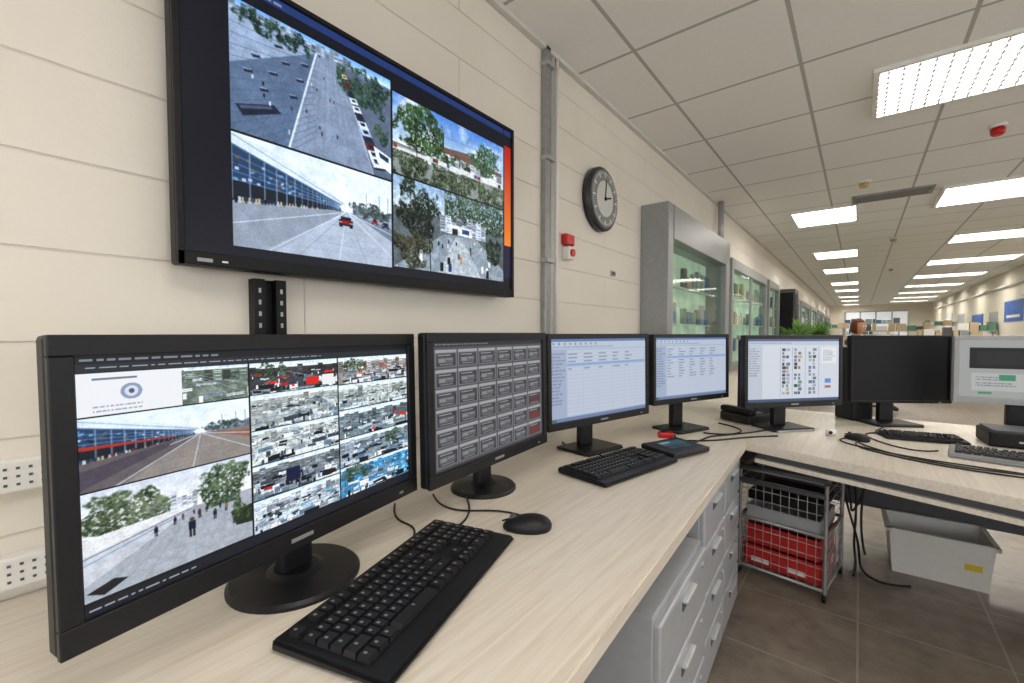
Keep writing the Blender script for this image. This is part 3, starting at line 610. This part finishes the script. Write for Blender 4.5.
# drawer cabinets (front faces local -y)
angd = math.atan2(fC.y-fA.y, fC.x-fA.x)
M_front = mat('drawer_silver', '#b3b6ba', .35, .2, var=.04)
M_hndl = mat('handle_silver', '#c4c6c8', .35, .3)
def cabinet(cx, cy, w, d, h, cols, rows, name='drawer_cabinet'):
    e = empty(name, (cx, cy, 0), angd); box('body', (w, d, h-.03), (0, d/2, .03+(h-.03)/2), M_grey, e, .003); box('plinth', (w-.04, d-.06, .03), (0, d/2+.01, .015), M_blk2, e, 0)
    cw = w/cols; rh = (h-.05)/rows
    for i in range(cols):
        for j in range(rows):
            x = -w/2+cw*(i+.5); z = .04+rh*(j+.5)
            box('drawer_front', (cw-.012, .02, rh-.01), (x, -.008, z), M_front, e, .006)
            box('handle_recess', (.10, .004, .026), (x, -.0185, z+rh*.2), M_dgrey, e, .001)
            box('handle', (.105, .016, .010), (x, -.025, z+rh*.2+.016), M_hndl, e, .004)
            cyl('lock', .008, .006, (x+cw*.36, -.02, z+rh*.3), M_alu, e, rot=(math.pi/2, 0, 0), seg=16)
cabinet(-.415, 1.84, .70, .5, DZ-.042, 2, 4)
cabinet(-.372, 1.22, .48, .5, .58, 1, 3)

# ------------------------------------------------------------------ keyboards, mice
def keyboard(cx, cy, ang, L, W, body=None, keym=None, z=DZ):
    e = empty('keyboard', (cx, cy, z), ang); body = body or M_blk; keym = keym or M_key
    bm = bmesh.new(); fs = add_box(bm, (L, W, .02), (0, 0, .012))
    for v in bm.verts:
        if v.co.z > .015 and v.co.y < 0: v.co.z -= .007
    bmesh.ops.bevel(bm, geom=bm.edges[:], offset=.005, segments=2, affect='EDGES'); from_bm('body', bm, body, e)
    bm = bmesh.new(); px = (L-.035)/22.6; wr = W*.17; py = (W-.02-wr)/6.4
    def zt(y): return .0165+ (y+W/2)/W*.0055
    def key(c, r, wd=1, hd=1):
        x = -L/2+.0175+(c+wd/2)*px; y = -W/2+wr+.008+(5-r+hd/2)*py+(0.25*py if r == 0 else 0)
        add_box(bm, (wd*px-.0022, hd*py-.0025, .009), (x, y, zt(y)+.0035), taper=.14)
        add_box(bm, (px*.22, py*.22, .0004), (x-px*.12, y+py*.1, zt(y)+.0083), mi=1)
    key(0, 0)
    for g0 in (2, 6.5, 11):
        for i in range(4): key(g0+i, 0)
    rows = {1: [1]*13+[2], 2: [1.5]+[1]*12+[1.5], 3: [1.75]+[1]*11+[2.25], 4: [2.25]+[1]*10+[2.75], 5: [1.25]*3+[6.25]+[1.25]*4}
    for r, ks in rows.items():
        c = 0
        for k in ks: key(c, r, k); c += k
    for i in range(3): key(15.3+i, 0); key(15.3+i, 1); key(15.3+i, 2); key(15.3+i, 5)
    key(16.3, 4)
    for i in range(4):
        for r in (1, 2, 3, 4): key(18.6+i, r)
    key(18.6, 5, 2); key(20.6, 5); key(21.6, 5)
    for i in range(4): key(18.6+i, 0)
    from_bm('keys', bm, [keym, M_lgt], e); return e
keyboard(-.676, .556, math.radians(107), .485, .222)
keyboard(-.688, 1.52, math.radians(78.5), .45, .215)
M_kg = mat('keyboard_grey', '#8f9092', .4, .2)
keyboard(.55, 2.53, math.radians(-8), .50, .20, M_kg)
keyboard(.24, 2.80, math.radians(12), .30, .13)
def mouse(cx, cy, ang, s=1.0):
    e = empty('computer_mouse', (cx, cy, DZ), ang)
    bm = bmesh.new(); bmesh.ops.create_uvsphere(bm, u_segments=32, v_segments=16, radius=1)
    for v in bm.verts:
        x, y, z = v.co; z = max(z, -.35)
        v.co = (x*.034*(1-.12*y), y*.060, (z+.35)*.027*(1-.18*y))
    bmesh.ops.recalc_face_normals(bm, faces=bm.faces[:])
    o = from_bm('shell', bm, M_blk, e, smooth=True); e.scale = (s, s, s)
    cyl('wheel', .009, .006, (0, .034, .029), M_dgrey, e, rot=(0, math.pi/2, 0), seg=20); box('button_split', (.0015, .04, .004), (0, .042, .0255), M_blk2, e, 0, rot=(-.28, 0, 0))
mouse(-.655, .892, math.radians(126), 1.05)
mouse(.0, 2.60, math.radians(60), .9)

# tablet device on desk
e = empty('desk_phone_terminal', (-.60, 1.87, DZ+.006), math.radians(70))
box('body', (.23, .17, .022), (0, 0, .012), M_blk, e, .006, rot=(.05, 0, 0)); o = screen('display', img_dev(), .15, .10, e, (0.01, .01, .0245), rot=(-math.pi/2+.05, 0, 0), st=.5)
# laptop under right monitor
e = empty('laptop_docking_station', (.70, 2.93, DZ), math.radians(4)); box('body', (.50, .20, .065), (0, 0, .0345), M_blk2, e, .008); box('deck', (.48, .18, .008), (0, 0, .071), M_dgrey, e, .003); multi('ports', [((.02, .002, .008), (-.15+i*.05, -.101, .03)) for i in range(6)], M_alu, e); multi('feet', [((.02, .02, .003), (sx*.18, sy*.08, .0015)) for sx in (-1, 1) for sy in (-1, 1)], M_rub, e)
e = empty('tape_dispenser', (-.72, 2.10, DZ), .5)
box('body', (.07, .04, .026), (0, 0, .013), M_red, e, .006); cyl('roll', .014, .02, (-.01, 0, .028), M_blk, e, rot=(math.pi/2, 0, 0))
e = empty('webcam', (-.10, 2.64, DZ)); cyl('base', .022, .03, (0, 0, .015), M_white, e, bevel=.004); cyl('lens', .008, .006, (0, -.022, .018), M_blk, e, rot=(math.pi/2, 0, 0), seg=16)
e = empty('desk_telephone', (-.50, 2.78, DZ), math.radians(60)); box('body', (.18, .2, .05), (0, 0, .025), M_blk, e, .01, rot=(0, 0, 0)); box('handset', (.05, .21, .035), (-.06, 0, .067), M_blk2, e, .012); multi('keys', [((.014, .012, .006), (.01+i*.02, -.06+j*.02, .052)) for i in range(3) for j in range(4)], M_kg, e)
# tall dark speakers standing between the monitors
e = empty('desk_speaker', (-.50, 3.10, DZ), math.radians(50)); box('body', (.15, .16, .46), (0, 0, .23), M_blk, e, .01); cyl('woofer', .05, .008, (0, -.082, .13), M_blk2, e, rot=(math.pi/2, 0, 0)); cyl('tweeter', .025, .008, (0, -.082, .30), M_dgrey, e, rot=(math.pi/2, 0, 0))
e = empty('desk_speaker', (-.02, 3.25, DZ), math.radians(40)); box('body', (.12, .14, .42), (0, 0, .21), M_blk, e, .01); cyl('woofer', .042, .008, (0, -.072, .13), M_blk2, e, rot=(math.pi/2, 0, 0)); cyl('tweeter', .02, .008, (0, -.072, .28), M_dgrey, e, rot=(math.pi/2, 0, 0))

# cables
z = DZ+.004
tubes('desk_cable', [[(-.80, .60, z), (-.83, .68, z), (-.90, .74, z), (-.96, .70, z), (-1.05, .78, z)], [(-.69, .94, z), (-.78, .95, z), (-.84, .86, z), (-.93, .84, z), (-1.02, .9, z)], [(-.80, .79, z), (-.82, .88, z), (-.9, .93, z), (-1.0, 1.0, z)]], .0028, M_rub)
tubes('desk_cable', [[(-.80, 1.6, z), (-.9, 1.7, z), (-.95, 1.6, z), (-1.05, 1.7, z)], [(-.66, 1.95, z), (-.70, 2.02, z), (-.62, 2.12, z), (-.75, 2.2, z)], [(-.6, 2.3, z), (-.5, 2.3, z), (-.42, 2.45, z), (-.5, 2.55, z), (-.6, 2.6, z)], [(-.75, 1.9, z), (-.68, 2.06, z), (-.5, 2.12, z), (-.45, 2.3, z), (-.3, 2.45, z)], [(-.62, 1.98, z), (-.55, 2.1, z), (-.6, 2.25, z), (-.45, 2.35, z), (-.35, 2.6, z)]], .004, M_rub)
tubes('desk_cable', [[(.0, 2.56, z), (.02, 2.47, z), (.16, 2.33, z), (.36, 2.28, z), (.6, 2.33, z), (.9, 2.36, z)], [(-.04, 2.60, z), (-.1, 2.52, z), (.06, 2.4, z), (.24, 2.34, z), (.4, 2.34, z), (.7, 2.28, z), (1.0, 2.36, z)], [(.10, 2.84, z), (.0, 2.80, z), (.06, 2.6, z), (.2, 2.46, z), (.27, 2.56, z)], [(.1, 3.1, z), (.15, 3.0, z), (.02, 2.9, z), (.10, 2.76, z)], [(-.03, 2.75, z), (.02, 2.6, z), (-.04, 2.45, z), (.1, 2.34, z), (.3, 2.24, z), (.6, 2.27, z)]], .0032, M_rub)
tubes('hanging_cable', [[(-.05, 3.3, .68), (-.1, 3.2, .4), (.05, 3.1, .05), (.0, 2.9, .01), (.1, 2.75, .008), (.22, 2.85, .008)], [(.1, 3.3, .68), (.05, 3.2, .5), (.0, 3.15, .2), (.05, 3.1, .01)], [(-.1, 3.3, .6), (.0, 3.25, .3), (-.05, 3.2, .1), (.05, 3.28, .3), (.1, 3.3, .6)], [(.7, 3.3, .65), (.75, 3.2, .3), (.7, 3.1, .1), (.8, 3.2, .02)], [(-.02, 3.3, .5), (.02, 3.2, .25), (-.02, 3.1, .02), (.02, 3.0, .008), (-.0, 2.8, .008)]], .006, M_rub)

# ------------------------------------------------------------------ wire cart under desk
e = empty('wire_basket_trolley', (-.26, 2.65, 0), math.radians(-8)); w, d, h = .37, .36, .55
P = []
for sx in (-1, 1):
    for sy in (-1, 1): P.append([(sx*w/2, sy*d/2, .03), (sx*w/2, sy*d/2, h)])
for zz in (.05, .30, h):
    P.append([(-w/2, -d/2, zz), (w/2, -d/2, zz), (w/2, d/2, zz), (-w/2, d/2, zz), (-w/2, -d/2, zz)])
tubes('frame', P, .009, M_steel, e, smooth=False)
Wi = []
for zz in np.linspace(.05, .30, 6): Wi.append([(-w/2, -d/2, zz), (w/2, -d/2, zz), (w/2, d/2, zz), (-w/2, d/2, zz), (-w/2, -d/2, zz)])
for x in np.linspace(-w/2, w/2, 11):
    Wi.append([(x, -d/2, .30), (x, -d/2, .05), (x, d/2, .05), (x, d/2, .30)])
    Wi.append([(x, -d/2, .36), (x, -d/2, .50)])
for y in np.linspace(-d/2, d/2, 11): Wi.append([(-w/2, y, .30), (-w/2, y, .05), (w/2, y, .05), (w/2, y, .30)])
for zz in (.36, .40, .45, .50): Wi.append([(-w/2, -d/2, zz), (w/2, -d/2, zz), (w/2, d/2, zz), (-w/2, d/2, zz), (-w/2, -d/2, zz)])
tubes('wires', Wi, .0018, M_alu, e, smooth=False)
bm = bmesh.new()
def crate(bm, cx, cy, z0, w, d, h, t=.006):
    add_box(bm, (w, d, t), (cx, cy, z0+t/2)); add_box(bm, (w, t, h), (cx, cy-d/2+t/2, z0+h/2)); add_box(bm, (w, t, h), (cx, cy+d/2-t/2, z0+h/2)); add_box(bm, (t, d, h), (cx-w/2+t/2, cy, z0+h/2)); add_box(bm, (t, d, h), (cx+w/2-t/2, cy, z0+h/2))
    add_box(bm, (w+.01, .008, .012), (cx, cy-d/2, z0+h-.006))
for z0, s in ((.058, 1), (.165, .96)): crate(bm, 0, 0, z0, w*.9*s, d*.9*s, .10)
from_bm('crates', bm, M_redd, e)
bm = bmesh.new(); crate(bm, 0, 0, .28, w*.86, d*.86, .08); from_bm('grey_liner', bm, M_grey, e)
multi('crate_labels', [((.08, .002, .022), (x, -.1665, zz)) for x in (-.09, .07) for zz in (.09,)]+[((.002, .06, .04), (w*.45+.001, y, .11)) for y in (-.06, .08)], M_white, e)
box('tray', (w*.85, d*.85, .05), (0, 0, .41), M_blk2, e, .01)
tubes('handle', [[(-w/2, -d/2, h), (-w/2, -d/2-.03, h+.02), (w/2, -d/2-.03, h+.02), (w/2, -d/2, h)], [(-w/2-.005, -d/2, .05), (-w/2-.005, -d/2, h)], [(-w/2, -d/2-.01, h-.06), (w/2, -d/2-.01, h-.06)]], .012, M_dgrey, e, smooth=False)
for sx in (-1, 1):
    for sy in (-1, 1): cyl('caster', .02, .014, (sx*w/2, sy*d/2, .02), M_blk2, e, rot=(0, math.pi/2, 0), seg=20)

# white storage box
e = empty('storage_box', (.33, 3.14, 0), math.radians(2))
bm = bmesh.new(); add_box(bm, (.35, .26, .22), (0, 0, .11), taper=-.10)
bmesh.ops.delete(bm, geom=[f for f in bm.faces if f.calc_center_median().z > .215], context='FACES')
o = from_bm('body', bm, M_white, e); md = o.modifiers.new('s', 'SOLIDIFY'); md.thickness = .006
bm = bmesh.new()
for s in ((.41, .02, .02, 0, -.145), (.41, .02, .02, 0, .145)): add_box(bm, s[:3], (s[3], s[4], .222))
for s in (-1, 1): add_box(bm, (.02, .31, .02), (s*.196, 0, .222))
from_bm('rim', bm, M_white, e)
box('label', (.06, .003, .03), (.12, -.140, .11), M_yel, e, 0, rot=(.06, 0, 0)); box('contents', (.3, .2, .12), (0, 0, .08), M_dgrey, e, .01)

# ------------------------------------------------------------------ glazed unit + windows along the left wall
def glass_mat():
    m = bpy.data.materials.new('window_glass'); m.use_nodes = True; nt = m.node_tree
    tr = nt.nodes.new('ShaderNodeBsdfTransparent'); tr.inputs[0].default_value = (.92, .97, .94, 1)
    gl = nt.nodes.new('ShaderNodeBsdfGlossy'); gl.inputs['Roughness'].default_value = .03
    mx = nt.nodes.new('ShaderNodeMixShader'); mx.inputs[0].default_value = .14; nt.links.new(tr.outputs[0], mx.inputs[1]); nt.links.new(gl.outputs[0], mx.inputs[2])
    nt.links.new(mx.outputs[0], nt.nodes['Material Output'].inputs[0]); return m
M_glass = glass_mat()
M_room_glow = mat('room_glow_panel', '#a9bba9', .6, var=.4, scale=7, emis='#b4cfb8', es=.45)  # emission stands in for a lit room behind the glass
cols = [mat('box_green', '#5f8a70', .5), mat('box_blue', '#4a74a5', .5), mat('box_beige', '#c9b48f', .6), M_white, M_dgrey, mat('box_grey', '#9aa0a3', .5)]
M_dfr = mat('frame_grey', '#999b9b', .4, .4, var=.05)
def window(name, xf, y0, y1, z0, z1, fw, proud):
    e = empty(name, (XW, 0, 0)); w = y1-y0; d = proud; yc = (y0+y1)/2; zc = (z0+z1)/2
    hw = fw[2]
    multi('frame', [((d, fw[0], z1-z0), (d/2, y0+fw[0]/2, zc)), ((d, fw[1], z1-z0), (d/2, y1-fw[1]/2, zc)), ((d, w-fw[0]-fw[1], hw), (d/2, yc, z1-hw/2)), ((d, w-fw[0]-fw[1], .08), (d/2, yc, z0+.04))], M_dfr, e, bevel=.004)
    ya, yb = y0+fw[0], y1-fw[1]; za, zb = z0+.08, z1-hw
    box('pane', (.006, yb-ya, zb-za), (d*.75, (ya+yb)/2, (za+zb)/2), M_glass, e, 0)
    box('backing', (.006, yb-ya, zb-za), (.004, (ya+yb)/2, (za+zb)/2), M_room_glow, e, 0)
    bm = bmesh.new(); n = int((yb-ya)/.14)
    for k in range(3):
        zz = za+(zb-za)*(.12+.3*k)
        add_box(bm, (.05, yb-ya-.04, .012), (.035, (ya+yb)/2, zz), 3)
        for i in range(n):
            hh = random.uniform(.08, .2)
            if random.random() < .8: add_box(bm, (.03, .09, hh), (.035, ya+.08+i*.14, zz+.006+hh/2), random.randrange(len(cols)))
    from_bm('shelves', bm, cols, e)
    box('inner_frame_left', (d*.3, .035, zb-za), (d*.8, ya+.0175, (za+zb)/2), M_alu, e, .002)
    if d < .15: box('inner_frame_mid', (d*.3, .03, zb-za), (d*.8, ya+(yb-ya)*.5, (za+zb)/2), M_alu, e, .002)
    return e
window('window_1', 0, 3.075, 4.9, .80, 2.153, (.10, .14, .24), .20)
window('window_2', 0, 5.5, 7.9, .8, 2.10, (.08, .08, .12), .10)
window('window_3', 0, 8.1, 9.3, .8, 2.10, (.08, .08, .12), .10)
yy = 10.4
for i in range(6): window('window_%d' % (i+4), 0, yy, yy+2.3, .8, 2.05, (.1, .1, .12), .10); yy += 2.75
e = empty('tall_equipment_rack', (-1.09, 9.75, 0)); box('body', (.31, .5, 2.05), (0, 0, 1.025), M_dgrey, e, .01); multi('door_panels', [((.01, .42, .9), (.158, 0, .55)), ((.01, .42, .9), (.158, 0, 1.52))], M_blk2, e); multi('near_panel', [((.25, .008, 1.9), (0, -.254, 1.03))], M_blk2, e)

# potted plants in tall planters
def plant(x, y, zb, s):
    e = empty('potted_plant', (x, y, 0)); box('planter', (.3, .3, zb), (0, 0, zb/2), M_grey, e, .01, taper=-.1); cyl('soil', .12, .02, (0, 0, zb), mat('soil', '#4a3a2c', .9), e)
    bm = bmesh.new()
    for i in range(80):
        a = random.uniform(0, 2*math.pi); el = random.uniform(.2, 1.4); L = random.uniform(.2, .42)*s; wd = .028*s
        d = Vector((math.cos(a)*math.cos(el), math.sin(a)*math.cos(el), math.sin(el))); sd = Vector((-math.sin(a), math.cos(a), 0))
        b = Vector((0, 0, zb)); p1 = b+d*L*.5; p2 = b+d*L+Vector((0, 0, -.05*s))
        v = [bm.verts.new(b), bm.verts.new(p1+sd*wd), bm.verts.new(p2), bm.verts.new(p1-sd*wd)]; bm.faces.new(v)
    from_bm('leaves', bm, mat('leaf_green', '#7aa653', .5, var=.3, scale=20), e)
plant(-.78, 8.4, 1.14, 1.05); plant(-.72, 12.0, 1.2, 1.1)
# open shelf racks in the distance
def rack(x, y, w, h, d=.4):
    e = empty('shelf_rack', (x, y, 0)); n = int(h/.35)
    multi('frame', [((.03, .03, h), (sx*w/2, sy*d/2, h/2)) for sx in (-1, 1) for sy in (-1, 1)]+[((w, d, .02), (0, 0, h*(k+1)/n-.012)) for k in range(n)], M_alu, e)
    bm = bmesh.new()
    for k in range(n-0):
        x0 = -w/2+.05; zz = h*(k+1)/n-.002
        while x0 < w/2-.12:
            bw = random.uniform(.06, .2); bh = random.uniform(.08, .22)
            add_box(bm, (bw, .25, bh), (x0+bw/2, 0, zz+bh/2), random.randrange(len(cols))); x0 += bw+.02
    from_bm('boxes', bm, cols, e)
rack(.65, 14.5, 1.6, 1.3); rack(-.3, 16.5, 1.2, 1.4); rack(1.4, 12.5, 1.0, 1.15); rack(2.1, 20, .9, 1.5); rack(.3, 21, 1.6, 1.6); rack(2.2, 15.5, .7, 1.3)
e = empty('window_11', (.6, Y1, 0)); multi('frame', [((2.4, .06, .06), (0, -.03, 2.3)), ((2.4, .06, .06), (0, -.03, 1.0))]+[((.06, .06, 1.3), (-1.2+.6*i, -.03, 1.65)) for i in range(5)], M_alu, e); box('pane', (2.3, .01, 1.25), (0, -.012, 1.65), mat('glowing_blind', '#dfe4e8', .5, emis='#e8eef5', es=.4), e, 0)  # blind glows by its own emission, in place of light from outside

# right wall posters
Mb = mat('poster_blue', '#2f62b5', .5, var=.25, scale=8)
for y, z0, w, h, m in ((14.2, 1.72, 1.5, .45, Mb), (17.9, 1.58, 1.5, .35, Mb), (12.4, 1.45, .7, .4, M_white), (16, 1.5, .9, .5, M_grey), (20.5, 1.6, 1.2, .5, M_grey), (23, 1.7, 1.4, .5, M_white), (13.2, 2.15, .9, .25, M_white)):
    e = empty('wall_poster', (XR, y, z0)); box('sheet', (.006, w, h), (-.006, 0, 0), m, e, 0); box('border', (.003, w+.03, h+.03), (-.0015, 0, 0), M_alu, e, 0); box('caption', (.003, w*.7, .06), (-.0105, 0, -h*.25), M_white, e, 0)
tubes('wall_pipe', [[(XR-.04, YS, 2.3), (XR-.04, 27, 2.3)]], .03, M_white, smooth=False)

# ------------------------------------------------------------------ seated person in the distance
def skin(name, verts, edges, radii, m, parent, sub=2):
    me = bpy.data.meshes.new(name); me.from_pydata(verts, edges, []); me.materials.append(m); o = bpy.data.objects.new(name, me); link(o, parent)
    md = o.modifiers.new('skin', 'SKIN'); sv = me.skin_vertices[0].data if me.skin_vertices else None
    if sv is None:
        bm = bmesh.new(); bm.from_mesh(me); bm.verts.layers.skin.verify(); bm.to_mesh(me); bm.free(); sv = me.skin_vertices[0].data
    for i, r in enumerate(radii): sv[i].radius = r if isinstance(r, tuple) else (r, r); sv[i].use_root = (i == 0)
    md.use_smooth_shade = True; ss = o.modifiers.new('sub', 'SUBSURF'); ss.levels = sub; ss.render_levels = sub; return o
M_skin = mat('skin', '#c99478', .5); M_shirt = mat('shirt_dark', '#3a3f4a', .8); M_trs = mat('trousers', '#2a2c33', .85); M_hair = mat('auburn_hair', '#6e3a22', .6, var=.3, scale=60)
SZ = .62
pe = empty('seated_person', (-.03, 9.15, 0), math.radians(60))   # faces local -y
skin('torso', [(0, 0, SZ+.1), (0, -.01, SZ+.25), (0, .01, SZ+.42), (0, .02, SZ+.53), (0, .01, SZ+.58),
     (.17, .01, SZ+.50), (.22, -.05, SZ+.25), (.19, -.24, SZ+.16), (-.17, .01, SZ+.50), (-.22, -.05, SZ+.25), (-.19, -.24, SZ+.16)],
     [(0, 1), (1, 2), (2, 3), (3, 4), (3, 5), (5, 6), (6, 7), (3, 8), (8, 9), (9, 10)], [(.15, .11), (.13, .10), (.155, .11), (.12, .08), .055, .06, .045, .034, .06, .045, .034], M_shirt, pe)
skin('legs', [(0, 0, SZ+.09), (.1, -.05, SZ+.08), (.12, -.44, SZ+.09), (.12, -.42, .10), (.12, -.54, .045), (-.1, -.05, SZ+.08), (-.12, -.44, SZ+.09), (-.12, -.42, .10), (-.12, -.54, .045)],
     [(0, 1), (1, 2), (2, 3), (3, 4), (0, 5), (5, 6), (6, 7), (7, 8)], [(.15, .1), .085, .06, .04, .035, .085, .06, .04, .035], M_trs, pe)
for s in (-1, 1):
    hv = [(s*.19, -.24, SZ+.16), (s*.185, -.31, SZ+.155)]; he = [(0, 1)]; hr = [.026, (.038, .016)]
    for k, (fx, L) in enumerate(((-.027, .065), (-.009, .075), (.009, .07), (.027, .055))):
        b = len(hv); hv += [(s*.185+fx, -.335, SZ+.155), (s*.185+fx, -.335-L*.55, SZ+.15), (s*.185+fx, -.335-L, SZ+.135)]; he += [(1, b), (b, b+1), (b+1, b+2)]; hr += [.009, .0085, .007]
    b = len(hv); hv += [(s*.15, -.29, SZ+.15), (s*.135, -.325, SZ+.145)]; he += [(1, b), (b, b+1)]; hr += [.011, .009]
    skin('hand', hv, he, hr, M_skin, pe, 1)
skin('neck', [(0, .01, SZ+.55), (0, 0, SZ+.66)], [(0, 1)], [.055, .05], M_skin, pe)
bm = bmesh.new(); bmesh.ops.create_uvsphere(bm, u_segments=32, v_segments=24, radius=1)
for v in bm.verts:
    x, y, z = v.co; k = 1-.22*max(0, -z)
    yy2 = y*.10
    if y < 0 and abs(x) < .22 and -.35 < z < .05: yy2 -= .022*(1-abs(x)/.22)*(.05-z)/.4
    if y < 0 and -.75 < z < -.5 and abs(x) < .35: yy2 -= .006
    if y < -.3 and .0 < z < .2 and .15 < abs(x) < .55: yy2 += .010
    v.co = (x*.077*k, yy2, z*.118)
from_bm('head', bm, M_skin, pe, (0, -.02, SZ+.72), smooth=True)
for s in (-1, 1):
    bm = bmesh.new(); bmesh.ops.create_uvsphere(bm, u_segments=12, v_segments=8, radius=.013); from_bm('eye', bm, M_white, pe, (s*.03, -.108, SZ+.73), smooth=True)
    bm = bmesh.new(); bmesh.ops.create_uvsphere(bm, u_segments=12, v_segments=8, radius=.006); from_bm('iris', bm, M_blk2, pe, (s*.03, -.12, SZ+.73), smooth=True)
    bm = bmesh.new(); bmesh.ops.create_uvsphere(bm, u_segments=12, v_segments=8, radius=1); bmesh.ops.scale(bm, vec=(.009, .02, .03), verts=bm.verts[:]); from_bm('ear', bm, M_skin, pe, (s*.078, -.01, SZ+.715), smooth=True)
bm = bmesh.new(); bmesh.ops.create_uvsphere(bm, u_segments=12, v_segments=8, radius=1); bmesh.ops.scale(bm, vec=(.024, .006, .007), verts=bm.verts[:]); from_bm('mouth', bm, mat('lips', '#a85a50', .5), pe, (0, -.113, SZ+.66), smooth=True)
bm = bmesh.new(); bmesh.ops.create_uvsphere(bm, u_segments=40, v_segments=28, radius=1)
bmesh.ops.delete(bm, geom=[v for v in bm.verts if (v.co.y < -.35 and v.co.z < .45) or v.co.z < -.85], context='VERTS')
for v in bm.verts:
    x, y, z = v.co; wv = 1+.04*math.sin(x*25)*math.cos(z*18); v.co = (x*.09*wv, y*.112*wv, z*.135*wv)
o = from_bm('hair', bm, M_hair, pe, (0, -.008, SZ+.725), smooth=True); md = o.modifiers.new('s', 'SOLIDIFY'); md.thickness = .012
e = empty('office_stool', (-.03, 9.15, 0)); cyl('seat', .2, .06, (0, 0, SZ-.04), M_blk, e, bevel=.02); cyl('column', .03, SZ-.12, (0, 0, .07+(SZ-.12)/2-.02), M_steel, e)
bm = bmesh.new()
for i in range(5): a = i*2*math.pi/5; add_box(bm, (.28, .04, .03), (math.cos(a)*.14, math.sin(a)*.14, .065), rot=Matrix.Rotation(a, 3, 'Z'))
from_bm('feet', bm, M_blk, e)
for i in range(5): a = i*2*math.pi/5; cyl('caster', .025, .02, (math.cos(a)*.27, math.sin(a)*.27, .025), M_blk2, e, rot=(0, math.pi/2, a), seg=16)

# ------------------------------------------------------------------ camera / world
w = bpy.data.worlds.new('World'); S.world = w; w.use_nodes = True; w.node_tree.nodes['Background'].inputs[0].default_value = (.97, .98, 1, 1); w.node_tree.nodes['Background'].inputs[1].default_value = 2.5
cam = bpy.data.cameras.new('Camera'); co = bpy.data.objects.new('Camera', cam); COL.objects.link(co)
cam.sensor_width = 36; cam.lens = 15.47; cam.clip_start = .02; cam.clip_end = 100; cam.shift_y = .0068
co.location = (0, 0, CAMZ); co.rotation_euler = (math.radians(90-2.0), 0, math.radians(38.3))
S.camera = co
S.view_settings.view_transform = 'Standard'
S.view_settings.exposure = -0.05
